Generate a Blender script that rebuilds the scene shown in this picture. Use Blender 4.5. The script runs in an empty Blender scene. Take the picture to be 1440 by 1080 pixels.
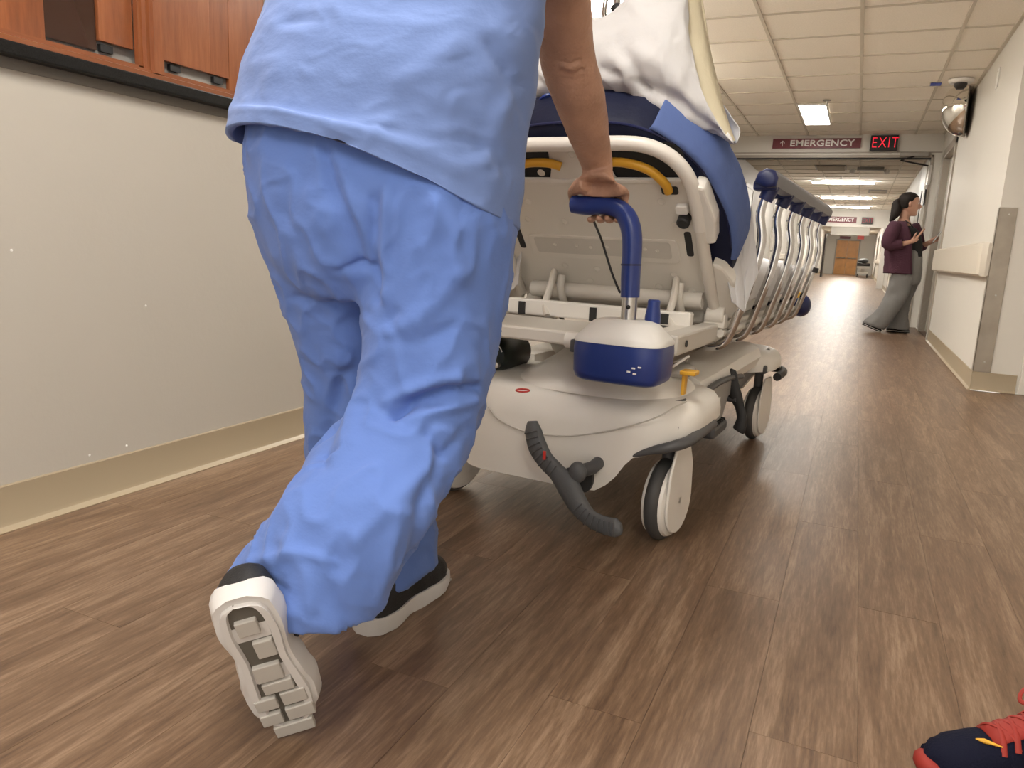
import bpy, bmesh, math, random
from mathutils import Vector, Matrix, noise
random.seed(7)
C = bpy.context.scene.collection
S = bpy.context.scene

# ------------------------------------------------------------------ camera
F, SLOPE, VPT, HC = 1050.0, .05, (1207., 368.), .84
_v1 = Vector((VPT[0]-720, -(VPT[1]-540), -F)).normalized()
_up = Vector((1, -SLOPE, 0)).cross(_v1).normalized()
if _up.y < 0: _up = -_up
_rt = _v1.cross(_up)
RM = Matrix((_rt, _v1, _up))                       # camera axes -> world axes
CAM = Vector((0, 0, HC))
cd = bpy.data.cameras.new('camera'); cam = bpy.data.objects.new('camera', cd); C.objects.link(cam)
cd.sensor_width = 36; cd.lens = F/1440*36; cd.clip_start = .05; cd.clip_end = 200
cam.matrix_world = Matrix.Translation(CAM) @ RM.to_4x4()
S.camera = cam
S.view_settings.view_transform = 'Standard'; S.view_settings.look = 'None'
S.view_settings.gamma = 1; S.view_settings.use_curve_mapping = False
S.view_settings.exposure = 0.38

# ------------------------------------------------------------------ world and lamp strengths
w = bpy.data.worlds.new('world'); S.world = w; w.use_nodes = True
w.node_tree.nodes['Background'].inputs[0].default_value = (1.0, .93, .84, 1)
w.node_tree.nodes['Background'].inputs[1].default_value = 1.25
LAMP_NEAR, LAMP_MID, LAMP_FAR = 17.0, 26.0, 54.0
LAMP_COL = (1.0, .945, .86, 1)

# ------------------------------------------------------------------ geometry helpers
def ray(px, py): return RM @ Vector((px-720, -(py-540), -F))
def W(px, py, Y): d = ray(px, py); return CAM + d*(Y/d.y)
def WX(px, py, X): d = ray(px, py); return CAM + d*(X/d.x)
def WZ(px, py, Z): d = ray(px, py); return CAM + d*((Z-HC)/d.z)
def proj(p):
    c = RM.transposed() @ (p-CAM)
    return 720+F*c.x/-c.z, 540-F*c.y/-c.z

def cr(pts, k=6):
    """Catmull-Rom through a list of Vectors"""
    P = [Vector(p) for p in pts]
    if len(P) < 3: return P
    out = []
    for i in range(len(P)-1):
        a, b, c, d = P[max(i-1, 0)], P[i], P[i+1], P[min(i+2, len(P)-1)]
        for j in range(k):
            t = j/k
            out.append(.5*((2*b)+(c-a)*t+(2*a-5*b+4*c-d)*t*t+(3*b-a-3*c+d)*t**3))
    out.append(P[-1]); return out
def lerp(a, b, t): return a+(b-a)*t
def interp(xs, ys, x):
    if x <= xs[0]: return ys[0]
    for i in range(len(xs)-1):
        if x <= xs[i+1]:
            t = (x-xs[i])/(xs[i+1]-xs[i]); t = t*t*(3-2*t)
            return ys[i]+(ys[i+1]-ys[i])*t
    return ys[-1]

def mw(o):
    m = o.matrix_basis
    return mw(o.parent) @ m if o.parent else m.copy()

class MB:
    def __init__(s): s.v = []; s.f = []
    def add(s, vs, fs, M=None):
        n = len(s.v)
        s.v += [(M @ Vector(p)) if M else Vector(p) for p in vs]
        s.f += [tuple(i+n for i in f) for f in fs]; return s
    def box(s, x0, x1, y0, y1, z0, z1, M=None):
        x0, x1 = sorted((x0, x1)); y0, y1 = sorted((y0, y1)); z0, z1 = sorted((z0, z1))
        return s.add([(x, y, z) for x in (x0, x1) for y in (y0, y1) for z in (z0, z1)],
              [(0,1,3,2),(4,6,7,5),(0,4,5,1),(2,3,7,6),(0,2,6,4),(1,5,7,3)], M)
    def loft(s, rings, cap=(True, True), M=None):
        n = len(rings[0]); vs = [p for r in rings for p in r]; fs = []
        for i in range(len(rings)-1):
            for j in range(n):
                fs.append((i*n+j, i*n+(j+1) % n, (i+1)*n+(j+1) % n, (i+1)*n+j))
        if cap[0]: fs.append(tuple(range(n))[::-1])
        if cap[1]: fs.append(tuple((len(rings)-1)*n+j for j in range(n)))
        return s.add(vs, fs, M)
    def grid(s, rows, M=None):
        n = len(rows[0]); vs = [p for r in rows for p in r]
        return s.add(vs, [(i*n+j, i*n+j+1, (i+1)*n+j+1, (i+1)*n+j) for i in range(len(rows)-1) for j in range(n-1)], M)
    def tube(s, pts, r, n=12, M=None, flat=1.0, ref=None, cap=True):
        P = [Vector(p) for p in pts]; m = len(P)
        R = [r]*m if isinstance(r, (int, float)) else [r[int(round(i*(len(r)-1)/(m-1)))] if len(r) != m else r[i] for i in range(m)]
        if not isinstance(r, (int, float)) and len(r) != m:
            R = []
            for i in range(m):
                t = i*(len(r)-1)/(m-1); k = min(int(t), len(r)-2); R.append(lerp(r[k], r[k+1], t-k))
        t0 = (P[1]-P[0]).normalized()
        nrm = Vector(ref) if ref else (Vector((0, 0, 1)) if abs(t0.z) < .9 else Vector((1, 0, 0)))
        rings = []
        for i in range(m):
            t = (P[min(i+1, m-1)]-P[max(i-1, 0)])
            t = t.normalized() if t.length > 1e-9 else t0
            nrm = (nrm-t*nrm.dot(t)); nrm = nrm.normalized() if nrm.length > 1e-6 else t.orthogonal().normalized()
            b = t.cross(nrm)
            rings.append([P[i]+R[i]*(math.cos(a)*nrm*flat+math.sin(a)*b) for a in [2*math.pi*j/n for j in range(n)]])
        return s.loft(rings, (cap, cap), M)
    def lathe(s, prof, n=24, M=None, cap=(True, True)):
        return s.loft([[(r*math.cos(2*math.pi*j/n), r*math.sin(2*math.pi*j/n), h) for j in range(n)] for r, h in prof], cap, M)
    def prism(s, poly, z0, z1, M=None):
        n = len(poly)
        return s.loft([[(a, b, z0) for a, b in poly], [(a, b, z1) for a, b in poly]], (True, True), M)
    def ball(s, c, rx, ry=None, rz=None, n=12, m=8, M=None):
        ry = ry or rx; rz = rz or rx; c = Vector(c); rings = []
        for i in range(m+1):
            a = -math.pi/2+math.pi*(i if 0 < i < m else (i+(.02 if i == 0 else -.02)))/m
            rings.append([c+Vector((rx*math.cos(a)*math.cos(2*math.pi*j/n), ry*math.cos(a)*math.sin(2*math.pi*j/n), rz*math.sin(a))) for j in range(n)])
        return s.loft(rings, (True, True), M)
    def build(s, name, mat, parent=None, world=False, smooth=True, bevel=0, sub=0, solid=0, remesh=0, relax=0, origin=None, ang=40, seg=2):
        vs = s.v
        if parent is not None and world:
            inv = mw(parent).inverted(); vs = [inv @ p for p in vs]
        me = bpy.data.meshes.new(name)
        o = bpy.data.objects.new(name, me)
        if parent is None:
            if origin is None:
                origin = Vector(((min(p.x for p in vs)+max(p.x for p in vs))/2, (min(p.y for p in vs)+max(p.y for p in vs))/2, min(p.z for p in vs)))
            vs = [p-origin for p in vs]; o.location = origin
        me.from_pydata([tuple(p) for p in vs], [], s.f)
        bm = bmesh.new(); bm.from_mesh(me); bmesh.ops.recalc_face_normals(bm, faces=bm.faces); bm.to_mesh(me); bm.free()
        me.materials.append(mat)
        if smooth:
            me.polygons.foreach_set('use_smooth', [True]*len(me.polygons))
            if ang: me.set_sharp_from_angle(angle=math.radians(ang))
        C.objects.link(o)
        if parent is not None: o.parent = parent
        if solid:
            m = o.modifiers.new('solid', 'SOLIDIFY'); m.thickness = solid; m.offset = -1
        if bevel:
            m = o.modifiers.new('bevel', 'BEVEL'); m.width = bevel; m.segments = seg; m.limit_method = 'ANGLE'; m.angle_limit = math.radians(35); m.harden_normals = False
        if remesh:
            m = o.modifiers.new('remesh', 'REMESH'); m.mode = 'VOXEL'; m.voxel_size = remesh; m.use_smooth_shade = True
        if relax:
            m = o.modifiers.new('relax', 'SMOOTH'); m.factor = .5; m.iterations = relax
        if sub:
            m = o.modifiers.new('sub', 'SUBSURF'); m.levels = sub; m.render_levels = sub
        return o

def bake(o):
    """turn an object's modifiers into its mesh"""
    bpy.context.view_layer.update()
    me = bpy.data.meshes.new_from_object(o.evaluated_get(bpy.context.evaluated_depsgraph_get()))
    old = o.data; o.modifiers.clear(); o.data = me; me.name = old.name; bpy.data.meshes.remove(old)
    me.polygons.foreach_set('use_smooth', [True]*len(me.polygons))
def tag(o, label=None, cat=None, group=None, kind=None):
    if label: o['label'] = label
    if cat: o['category'] = cat
    if group: o['group'] = group
    if kind: o['kind'] = kind
    return o
def thing(name, label, cat, loc=(0, 0, 0), rz=0, group=None):
    o = bpy.data.objects.new(name, None); C.objects.link(o); o.empty_display_size = .1
    o.location = loc; o.rotation_euler = (0, 0, rz)
    return tag(o, label, cat, group)
def dup(o, parent=None):
    c = o.copy(); C.objects.link(c); c.parent = parent
    for ch in [x for x in C.objects if x.parent == o]: dup(ch, c)
    return c
def text(parent, s, size, M, mat, name='lettering', extrude=.001, bold=0, sx=1, align='CENTER', spacing=1):
    cu = bpy.data.curves.new('t', 'FONT'); cu.body = s; cu.size = size; cu.align_x = align; cu.align_y = 'CENTER'
    cu.extrude = extrude; cu.offset = bold; cu.space_character = spacing; cu.resolution_u = 4
    t = bpy.data.objects.new('t', cu); C.objects.link(t); bpy.context.view_layer.update()
    me = bpy.data.meshes.new_from_object(t.evaluated_get(bpy.context.evaluated_depsgraph_get()))
    bpy.data.objects.remove(t); bpy.data.curves.remove(cu)
    me.transform(mw(parent).inverted() @ M @ Matrix.Diagonal((sx, 1, 1, 1)))
    me.name = name; me.materials.clear(); me.materials.append(mat)
    o = bpy.data.objects.new(name, me); C.objects.link(o); o.parent = parent
    return o

# ------------------------------------------------------------------ materials
def mat(name, col, rough=.5, metal=0, emit=0, bump=None, var=None, sheen=0, spec=.5, coat=0, alpha=None):
    """bump=(scale, strength[, stretch xyz]) fine relief; var=(scale, amount) colour variation"""
    m = bpy.data.materials.new(name); m.use_nodes = True; nt = m.node_tree; N = nt.nodes; L = nt.links
    b = N['Principled BSDF']
    b.inputs['Base Color'].default_value = (*col, 1); b.inputs['Roughness'].default_value = rough
    b.inputs['Metallic'].default_value = metal; b.inputs['Specular IOR Level'].default_value = spec
    b.inputs['Coat Weight'].default_value = coat
    if sheen: b.inputs['Sheen Weight'].default_value = sheen
    if emit:
        b.inputs['Emission Color'].default_value = (*col, 1); b.inputs['Emission Strength'].default_value = emit
    tc = None
    if bump or var: tc = N.new('ShaderNodeTexCoord')
    if bump:
        src = tc.outputs['Object']
        if len(bump) > 2:
            mp = N.new('ShaderNodeMapping'); mp.inputs['Scale'].default_value = bump[2]; L.new(src, mp.inputs[0]); src = mp.outputs[0]
        n = N.new('ShaderNodeTexNoise'); n.inputs['Scale'].default_value = bump[0]; n.inputs['Detail'].default_value = 4; L.new(src, n.inputs[0])
        bp = N.new('ShaderNodeBump'); bp.inputs['Strength'].default_value = bump[1]; bp.inputs['Distance'].default_value = .01
        L.new(n.outputs[0], bp.inputs['Height']); L.new(bp.outputs[0], b.inputs['Normal'])
    if var:
        n = N.new('ShaderNodeTexNoise'); n.inputs['Scale'].default_value = var[0]; n.inputs['Detail'].default_value = 5; L.new(tc.outputs['Object'], n.inputs[0])
        r = N.new('ShaderNodeValToRGB'); k = var[1]
        r.color_ramp.elements[0].position = .3; r.color_ramp.elements[1].position = .7
        r.color_ramp.elements[0].color = (*[c*(1-k) for c in col], 1); r.color_ramp.elements[1].color = (*[min(1, c*(1+k)) for c in col], 1)
        L.new(n.outputs[0], r.inputs[0]); L.new(r.outputs[0], b.inputs['Base Color'])
    return m

def cloth_mat(name, col, scale, strength, stretch=(1, 1, 1)):
    m = mat(name, col, .85); nt = m.node_tree; N = nt.nodes; L = nt.links; b = N['Principled BSDF']
    tc = N.new('ShaderNodeTexCoord'); mp = N.new('ShaderNodeMapping'); mp.inputs['Scale'].default_value = stretch; L.new(tc.outputs['Object'], mp.inputs[0])
    n = N.new('ShaderNodeTexNoise'); n.noise_type = 'RIDGED_MULTIFRACTAL'; n.inputs['Scale'].default_value = scale; n.inputs['Detail'].default_value = 3; n.inputs['Roughness'].default_value = .45; n.inputs['Distortion'].default_value = .8
    L.new(mp.outputs[0], n.inputs[0])
    f = N.new('ShaderNodeTexNoise'); f.inputs['Scale'].default_value = scale*9; f.inputs['Detail'].default_value = 3; L.new(mp.outputs[0], f.inputs[0])
    ad = N.new('ShaderNodeMath'); ad.operation = 'MULTIPLY_ADD'; ad.inputs[1].default_value = .10; L.new(f.outputs[0], ad.inputs[0]); L.new(n.outputs[0], ad.inputs[2])
    bp = N.new('ShaderNodeBump'); bp.inputs['Strength'].default_value = strength; bp.inputs['Distance'].default_value = .012
    L.new(ad.outputs[0], bp.inputs['Height']); L.new(bp.outputs[0], b.inputs['Normal'])
    b.inputs['Specular IOR Level'].default_value = .2; b.inputs['Sheen Weight'].default_value = .12
    return m

def wood_mat(name, c0, c1, c2, rough, axis='Y', obj_random=True, scale=1.0, coat=0, spec=.5, fine=False):
    m = bpy.data.materials.new(name); m.use_nodes = True; nt = m.node_tree; N = nt.nodes; L = nt.links
    b = N['Principled BSDF']; b.inputs['Roughness'].default_value = rough; b.inputs['Coat Weight'].default_value = coat
    b.inputs['Specular IOR Level'].default_value = spec
    tc = N.new('ShaderNodeTexCoord'); mp = N.new('ShaderNodeMapping')
    st = {'Y': ((16, 1.3, 16) if fine else (9*scale, .8*scale, 9*scale)), 'Z': (9*scale, 9*scale, .8*scale)}[axis]
    mp.inputs['Scale'].default_value = st; L.new(tc.outputs['Object'], mp.inputs[0])
    vec = mp.outputs[0]; oi = N.new('ShaderNodeObjectInfo')
    if obj_random:
        mu = N.new('ShaderNodeMath'); mu.operation = 'MULTIPLY'; mu.inputs[1].default_value = 57; L.new(oi.outputs['Random'], mu.inputs[0])
        ad = N.new('ShaderNodeVectorMath'); L.new(vec, ad.inputs[0]); L.new(mu.outputs[0], ad.inputs[1]); vec = ad.outputs[0]
    n1 = N.new('ShaderNodeTexNoise'); n1.inputs['Scale'].default_value = 1.2; n1.inputs['Detail'].default_value = 8; n1.inputs['Roughness'].default_value = .62; n1.inputs['Distortion'].default_value = .6
    L.new(vec, n1.inputs[0])
    n2 = N.new('ShaderNodeTexNoise'); n2.inputs['Scale'].default_value = 8; n2.inputs['Detail'].default_value = 6; n2.inputs['Roughness'].default_value = .7; L.new(vec, n2.inputs[0])
    mx = N.new('ShaderNodeMath'); mx.operation = 'MULTIPLY_ADD'; mx.inputs[1].default_value = .5 if fine else .45; L.new(n2.outputs[0], mx.inputs[0]); 
    sc = N.new('ShaderNodeMath'); sc.operation = 'MULTIPLY'; sc.inputs[1].default_value = .5 if fine else .55; L.new(n1.outputs[0], sc.inputs[0]); L.new(sc.outputs[0], mx.inputs[2])
    r = N.new('ShaderNodeValToRGB'); e = r.color_ramp.elements
    e[0].position = .34; e[0].color = (*c0, 1); e[1].position = .66; e[1].color = (*c2, 1)
    k = e.new(.5); k.color = (*c1, 1); L.new(mx.outputs[0], r.inputs[0])
    out = r.outputs[0]
    if obj_random:
        hs = N.new('ShaderNodeHueSaturation'); mr = N.new('ShaderNodeMapRange'); mr.inputs['To Min'].default_value = .97; mr.inputs['To Max'].default_value = 1.03
        L.new(oi.outputs['Random'], mr.inputs[0]); L.new(mr.outputs[0], hs.inputs['Value']); L.new(out, hs.inputs['Color']); out = hs.outputs[0]
    L.new(out, b.inputs['Base Color'])
    bp = N.new('ShaderNodeBump'); bp.inputs['Strength'].default_value = .12; bp.inputs['Distance'].default_value = .004
    L.new(n2.outputs[0], bp.inputs['Height']); L.new(bp.outputs[0], b.inputs['Normal'])
    return m

M = {}
M['floor'] = wood_mat('vinyl_oak', (.078, .043, .024), (.158, .095, .056), (.295, .20, .13), .37, fine=True, spec=.55)
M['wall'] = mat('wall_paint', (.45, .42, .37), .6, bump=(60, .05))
M['wall_white'] = mat('wall_paint_white', (.66, .635, .585), .55, bump=(60, .04))
M['base'] = mat('vinyl_base', (.35, .285, .195), .42)
M['ctile'] = mat('ceiling_tile_board', (.88, .83, .74), .9, bump=(180, .25), var=(90, .05))
M['grid'] = mat('grid_enamel', (.60, .55, .46), .5)
M['cherry'] = wood_mat('cherry_veneer', (.16, .045, .014), (.25, .078, .026), (.34, .12, .045), .3, 'Z', True, .7, coat=.3)
M['cherry_h'] = wood_mat('cherry_rail', (.15, .042, .014), (.21, .065, .022), (.28, .095, .035), .3, 'Y', True, .8, coat=.3)
M['darkglass'] = mat('dark_panel', (.04, .016, .01), .12, coat=.4)
M['granite'] = mat('black_granite', (.007, .007, .007), .35, spec=.25, var=(300, .9))
M['grey'] = mat('grey_enamel', (.30, .29, .27), .45)
M['shade_strip'] = mat('ledge_shade', (.20, .185, .16), .6)
M['black'] = mat('black_rubber', (.012, .012, .013), .55)
M['bracket'] = mat('grey_metal', (.35, .33, .30), .35, .6)
M['guard'] = mat('steel_guard', (.34, .30, .25), .38, .35, var=(5, .18))
M['railv'] = mat('rail_vinyl', (.62, .57, .49), .45, bump=(90, .06))
M['frame'] = mat('door_frame_paint', (.36, .32, .27), .4)
M['framew'] = mat('door_frame_white', (.72, .69, .63), .4)
M['doorw'] = mat('door_white', (.78, .75, .68), .4)
M['doorwood'] = mat('oak_door', (.62, .30, .09), .4, var=(3, .15))
M['chrome'] = mat('chrome', (.60, .59, .58), .09, 1.0)
M['steel'] = mat('brushed_steel', (.55, .53, .50), .3, 1.0)
M['mirror'] = mat('mirror_dome', (.86, .84, .80), .03, 1.0)
M['lamp'] = mat('lamp_diffuser', LAMP_COL[:3], .5, emit=LAMP_NEAR)
M['lampmid'] = mat('lamp_diffuser_bright', LAMP_COL[:3], .5, emit=LAMP_MID)
M['lampfar'] = mat('strip_diffuser', (1, .95, .88), .5, emit=LAMP_FAR)
M['white'] = mat('white_plastic', (.80, .79, .76), .4)
M['maroon'] = mat('sign_maroon', (.15, .012, .022), .4)
M['signwhite'] = mat('sign_white', (.85, .82, .80), .5)
M['exitred'] = mat('exit_red', (.60, .010, .03), .5, emit=.9)
M['exitblack'] = mat('exit_black', (.012, .008, .008), .35)
M['bluetape'] = mat('blue_tape', (.02, .06, .45), .5)
M['shell'] = mat('stretcher_shell', (.76, .73, .68), .34, bump=(250, .03))
M['shell2'] = mat('stretcher_panel', (.68, .645, .585), .4, bump=(250, .03))
M['shelldk'] = mat('stretcher_frame', (.55, .52, .47), .42)
M['hole'] = mat('recess_dark', (.02, .02, .02), .7)
M['dkgrey'] = mat('dark_grey_plastic', (.075, .075, .078), .5)
M['pedal'] = mat('pedal_grey', (.085, .088, .092), .55, bump=(140, .1))
M['tyre'] = mat('tyre_rubber', (.055, .053, .052), .6)
M['bluep'] = mat('blue_plastic', (.018, .040, .20), .32)
M['navyp'] = mat('navy_plastic', (.010, .016, .075), .4)
M['railgrey'] = mat('rail_cap_grey', (.16, .16, .175), .5)
M['yellow'] = mat('yellow_plastic', (.68, .36, .03), .4)
M['matt'] = mat('navy_mattress', (.006, .009, .032), .6, bump=(40, .15), spec=.25)
M['bluesheet'] = mat('blue_sheet', (.085, .135, .33), .85, bump=(30, .4))
M['linen'] = cloth_mat('white_linen', (.55, .545, .55), 15, .42)
M['cream'] = mat('cream_pillow', (.66, .60, .44), .8, bump=(25, .4))
M['o2'] = mat('bottle_black', (.008, .014, .012), .3)
M['red'] = mat('red_plastic', (.6, .04, .03), .4)
M['skin'] = mat('skin_tan', (.47, .27, .185), .5, bump=(130, .35), var=(14, .14))
M['skin2'] = mat('skin_fair', (.50, .28, .20), .55)
M['sock'] = mat('black_sock', (.012, .012, .014), .9)
M['scrub'] = cloth_mat('scrub_cotton', (.145, .22, .465), 16, .40, (.8, .8, 1.2))
M['scrub2'] = cloth_mat('scrub_trousers', (.115, .20, .515), 17, .42, (.8, .8, 1))
M['sole'] = mat('shoe_sole_white', (.58, .565, .555), .6)
M['tread'] = mat('shoe_tread_grey', (.42, .40, .37), .7)
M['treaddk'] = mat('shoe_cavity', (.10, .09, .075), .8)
M['shoeblack'] = mat('shoe_black', (.012, .012, .013), .6, bump=(300, .2))
M['shoenavy'] = mat('shoe_navy', (.005, .006, .018), .8, bump=(260, .3), spec=.15)
M['lace'] = mat('lace_red', (.26, .018, .010), .7)
M['hair'] = mat('hair_dark', (.012, .007, .005), .6, spec=.25, bump=(60, .6, (4, 4, .4)))
M['burg'] = mat('cardigan_burgundy', (.062, .018, .034), .9, bump=(60, .5))
M['blk'] = mat('black_knit', (.008, .008, .009), .9)
M['gtrous'] = cloth_mat('grey_trousers', (.20, .195, .19), 9, .5)
M['eye'] = mat('eye_dark', (.03, .02, .015), .2)
M['phone'] = mat('phone_case', (.55, .55, .55), .3)

# ------------------------------------------------------------------ the corridor
XL, XR, ZC, YH, YC, YB, YE = -2.046, .823, 2.52, 11.5, 6.045, -3.0, 52.0
XN = 1.75                                             # nearer, wider part on the right
fl = MB()
fl.box(XL, XR, YB, 20.0, -.2, -.006).box(XR, XN, YB, YC, -.2, -.006).box(XL, XR, 20.0, YE, -.2, 0).box(XL, XN, YB, .28, -.2, 0)
fl.box(XR, XR+.15, 9.6, 11.1, -.2, 0)
floor = tag(fl.build('floor', M['floor'], smooth=False, origin=Vector((0, 0, 0))), kind='structure')
PW, PL, G = .179, 1.22, .00035
pm = MB().box(-PW/2+G, PW/2-G, -PL/2+G, PL/2-G, -.006, 0)
plank0 = None; used = 0
for i in range(22):
    x = XL+PW*(i+.5)
    if x-PW/2 > XN: continue
    y = .28-((i*.47) % 1)*PL
    while y < 20.0:
        y0, y1 = max(y, .281), min(y+PL, 20.0); lim = XN if y0 < YC else XR
        x0, x1 = x-PW/2, min(x+PW/2, lim)
        if y1-y0 > .02 and x1-x0 > .02 and used < 296 and not (x > XR and y1 > YC) and not (x > .75+y1*.22):
            full = abs(y1-y0-PL) < 1e-4 and abs(x1-x0-PW) < 1e-4
            if full and plank0:
                o = plank0.copy(); C.objects.link(o); o.parent = floor; o.location = (x, (y0+y1)/2, 0)
            else:
                b = MB().box(-(x1-x0)/2+G, (x1-x0)/2-G, -(y1-y0)/2+G, (y1-y0)/2-G, -.006, 0)
                o = b.build('plank', M['floor'], floor, smooth=False); o.location = ((x0+x1)/2, (y0+y1)/2, 0)
                if full: plank0 = o
            used += 1
        y += PL
# floor filler where no planks are laid one by one (beyond the frame and past the reach of the planks)
tag(MB().box(1.0, XN, .28, YC, -.006, -.0015).build('floor_rest', M['floor'], floor, smooth=False))

def slab(name, x0, x1, y0, y1, z0, z1, m, bevel=0, kind='structure', parent=None):
    o = MB().box(x0, x1, y0, y1, z0, z1).build(name, m, parent, smooth=False, bevel=bevel, world=parent is not None)
    return tag(o, kind=kind) if parent is None else o

# ceiling: base board, tiles and grid bars
ceil = slab('ceiling', XL, XN, YB, YE, ZC+.02, ZC+.2, M['ctile'])
PT = .66; gx = [XL, -1.5, -.84, -.18, .48, XR]; gy0 = WZ(1100, 109, ZC).y
ys = [gy0+PT*k for k in range(-5, 36)]
tiles = {}
for a, b in zip(gx[:-1], gx[1:]):
    for yy in ys[:-1]:
        k = round(b-a, 4)
        if k not in tiles:
            o = MB().box(-(b-a)/2+.004, (b-a)/2-.004, -PT/2+.004, PT/2-.004, 0, .013).build('ceiling_tile', M['ctile'], ceil, smooth=False); tiles[k] = o
        else:
            o = tiles[k].copy(); C.objects.link(o); o.parent = ceil
        o.location = Vector(((a+b)/2, yy+PT/2, ZC+.006+random.uniform(0, .002)))-ceil.location
for x in gx[1:-1]: slab('grid_bar', x-.012, x+.012, ys[0], ys[-1], ZC-.002, ZC+.012, M['grid'], parent=ceil)
for y in ys: slab('grid_bar', XL, XR, y-.012, y+.012, ZC-.001, ZC+.012, M['grid'], parent=ceil)
slab('wall_angle', XR-.025, XR, YC, YE, ZC-.003, ZC+.012, M['grid'], parent=ceil)

# left wall
ZW = 1.248
wl = MB().box(XL-.15, XL, YB, 2.62, 0, ZW).box(XL-.15, XL, YB, 2.62, 2.3, ZC+.02)
tag(wl.build('wall_left', M['wall'], smooth=False), kind='structure')
slab('wall_left_far', XL-.15, XL, 2.62, YE, 0, ZC+.02, M['wall_white'])
def baseboard(name, pts, m):
    """cove base with a rounded toe, swept along the wall line"""
    prof = [(0, .127), (.004, .127), (.006, .123), (.006, .022), (.010, .012), (.018, .006), (.026, .002), (.026, 0), (0, 0)]
    P = [Vector((*p, 0)) for p in pts]; rings = []
    for i, p in enumerate(P):
        d0 = (P[i]-P[i-1]).normalized() if i else (P[1]-P[0]).normalized()
        d1 = (P[i+1]-P[i]).normalized() if i < len(P)-1 else d0
        n0, n1 = Vector((-d0.y, d0.x, 0)), Vector((-d1.y, d1.x, 0)); n = (n0+n1); n = n/(1+n0.dot(n1))
        rings.append([p+n*a+Vector((0, 0, z)) for a, z in prof])
    return tag(MB().loft(rings).build(name, m, ang=25), kind='structure')
baseboard('baseboard_left', [(XL, YE), (XL, YB)], M['base'])
# right wall: far stretch with door recess, return wall, nearer stretch
DY0, DY1 = 9.75, 10.95
wr = MB().box(XR, XR+.15, YC, DY0, 0, ZC+.02).box(XR, XR+.15, DY0, DY1, 2.2, ZC+.02).box(XR, XR+.15, DY1, YE, 0, ZC+.02)
tag(wr.build('wall_right', M['wall_white'], smooth=False), kind='structure')
slab('wall_return', XR+.15, XN+.15, YC, YC+.15, 0, ZC+.02, M['wall_white'])
slab('wall_near_right', XN, XN+.15, YB, YC, 0, ZC+.02, M['wall_white'])
baseboard('baseboard_right', [(1.085, YC), (XR, YC), (XR, DY0-.12)], M['base'])
baseboard('baseboard_far_right', [(XR, YH+1.4), (XR, YE)], M['base'])
# nearest door frame on the return wall
d2 = tag(MB().box(1.10, 1.155, YC-.03, YC, 0, 2.15).box(1.70, 1.755, YC-.03, YC, 0, 2.15).box(1.10, 1.755, YC-.03, YC, 2.10, 2.15).build('trim_2', M['framew'], smooth=False, bevel=.004), kind='structure')
slab('door_3', 1.155, 1.70, YC-.012, YC, .01, 2.10, M['doorw'])
# door in the right wall (the woman stands before it)
t1 = MB().box(XR-.018, XR+.12, DY0-.10, DY0, 0, 2.25).box(XR-.018, XR+.12, DY1, DY1+.10, 0, 2.25).box(XR-.018, XR+.12, DY0-.10, DY1+.10, 2.15, 2.25)
tag(t1.build('trim_3', M['frame'], smooth=False, bevel=.004), kind='structure')
door1 = slab('door_1', XR+.06, XR+.10, DY0, DY1, .01, 2.15, M['doorw'])
MB().tube(cr([(XR+.06, DY0+.1, 1.0), (XR+.01, DY0+.1, 1.0), (XR+.01, DY0+.22, 1.0)], 4), .009, 8).build('door_handle', M['steel'], door1, world=True)

# header across the corridor and its doorway
XJ = .735
hd = MB().box(XL, XR, YH, YH+.2, 2.26, ZC+.02).box(XJ, XR, YH, YH+.2, 0, 2.26).box(XL, XL+.12, YH, YH+.2, 0, 2.26)
tag(hd.build('wall_header', M['wall_white'], smooth=False), kind='structure')
h2 = MB().box(XL+.12, XJ, YH-.015, YH+.06, 2.225, 2.26).box(XJ-.03, XJ, YH-.015, YH+.06, 0, 2.26).box(XL+.12, XL+.15, YH-.015, YH+.06, 0, 2.26)
h2.box(XL, XR, YH-.012, YH, 2.38-.095, 2.30)
tag(h2.build('trim_4', M['frame'], smooth=False, bevel=.003), kind='structure')
slab('trim_5', XL+.15, XJ-.03, YH+.02, YH+.035, 2.205, 2.228, M['hole'])
# second header, deeper in, and the soffit below it
Y2 = 27.5
tag(MB().box(XL, XR, Y2, Y2+.2, 1.955, ZC+.02).box(XL, XL+.30, Y2, Y2+.2, 0, 1.955).box(XR-.2, XR, Y2, Y2+.2, 0, 1.955).build('wall_second_header', M['wall_white'], smooth=False), kind='structure')
Y3 = 36
tag(MB().box(-1.24, .28, Y3, Y3+.3, 1.95, ZC+.02).build('trim_20', M['grey'], smooth=False), kind='structure')
slab('wall_end', XL-.15, XR+.15, YE, YE+.15, 0, ZC+.02, M['wall_white'])

# double wooden door at the far end
for k, (x0, x1) in enumerate(((-1.35, -.72), (-.71, -.08))):
    d = slab('door_%d' % (4+k), x0, x1, YE-.05, YE, .01, 2.1, M['doorwood'])
    MB().tube([(x0+.06, YE-.11, 1.02), (x1-.06, YE-.11, 1.02)], .03, 8).box(x0+.06, x0+.1, YE-.1, YE-.05, .99, 1.05).box(x1-.1, x1-.06, YE-.1, YE-.05, .99, 1.05).build('push_bar', M['steel'], d, world=True)
tag(MB().box(-1.42, -1.35, YE-.06, YE, 0, 2.17).box(-.08, -.01, YE-.06, YE, 0, 2.17).box(-1.42, -.01, YE-.06, YE, 2.1, 2.17).build('trim_6', M['frame'], smooth=False), kind='structure')
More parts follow.
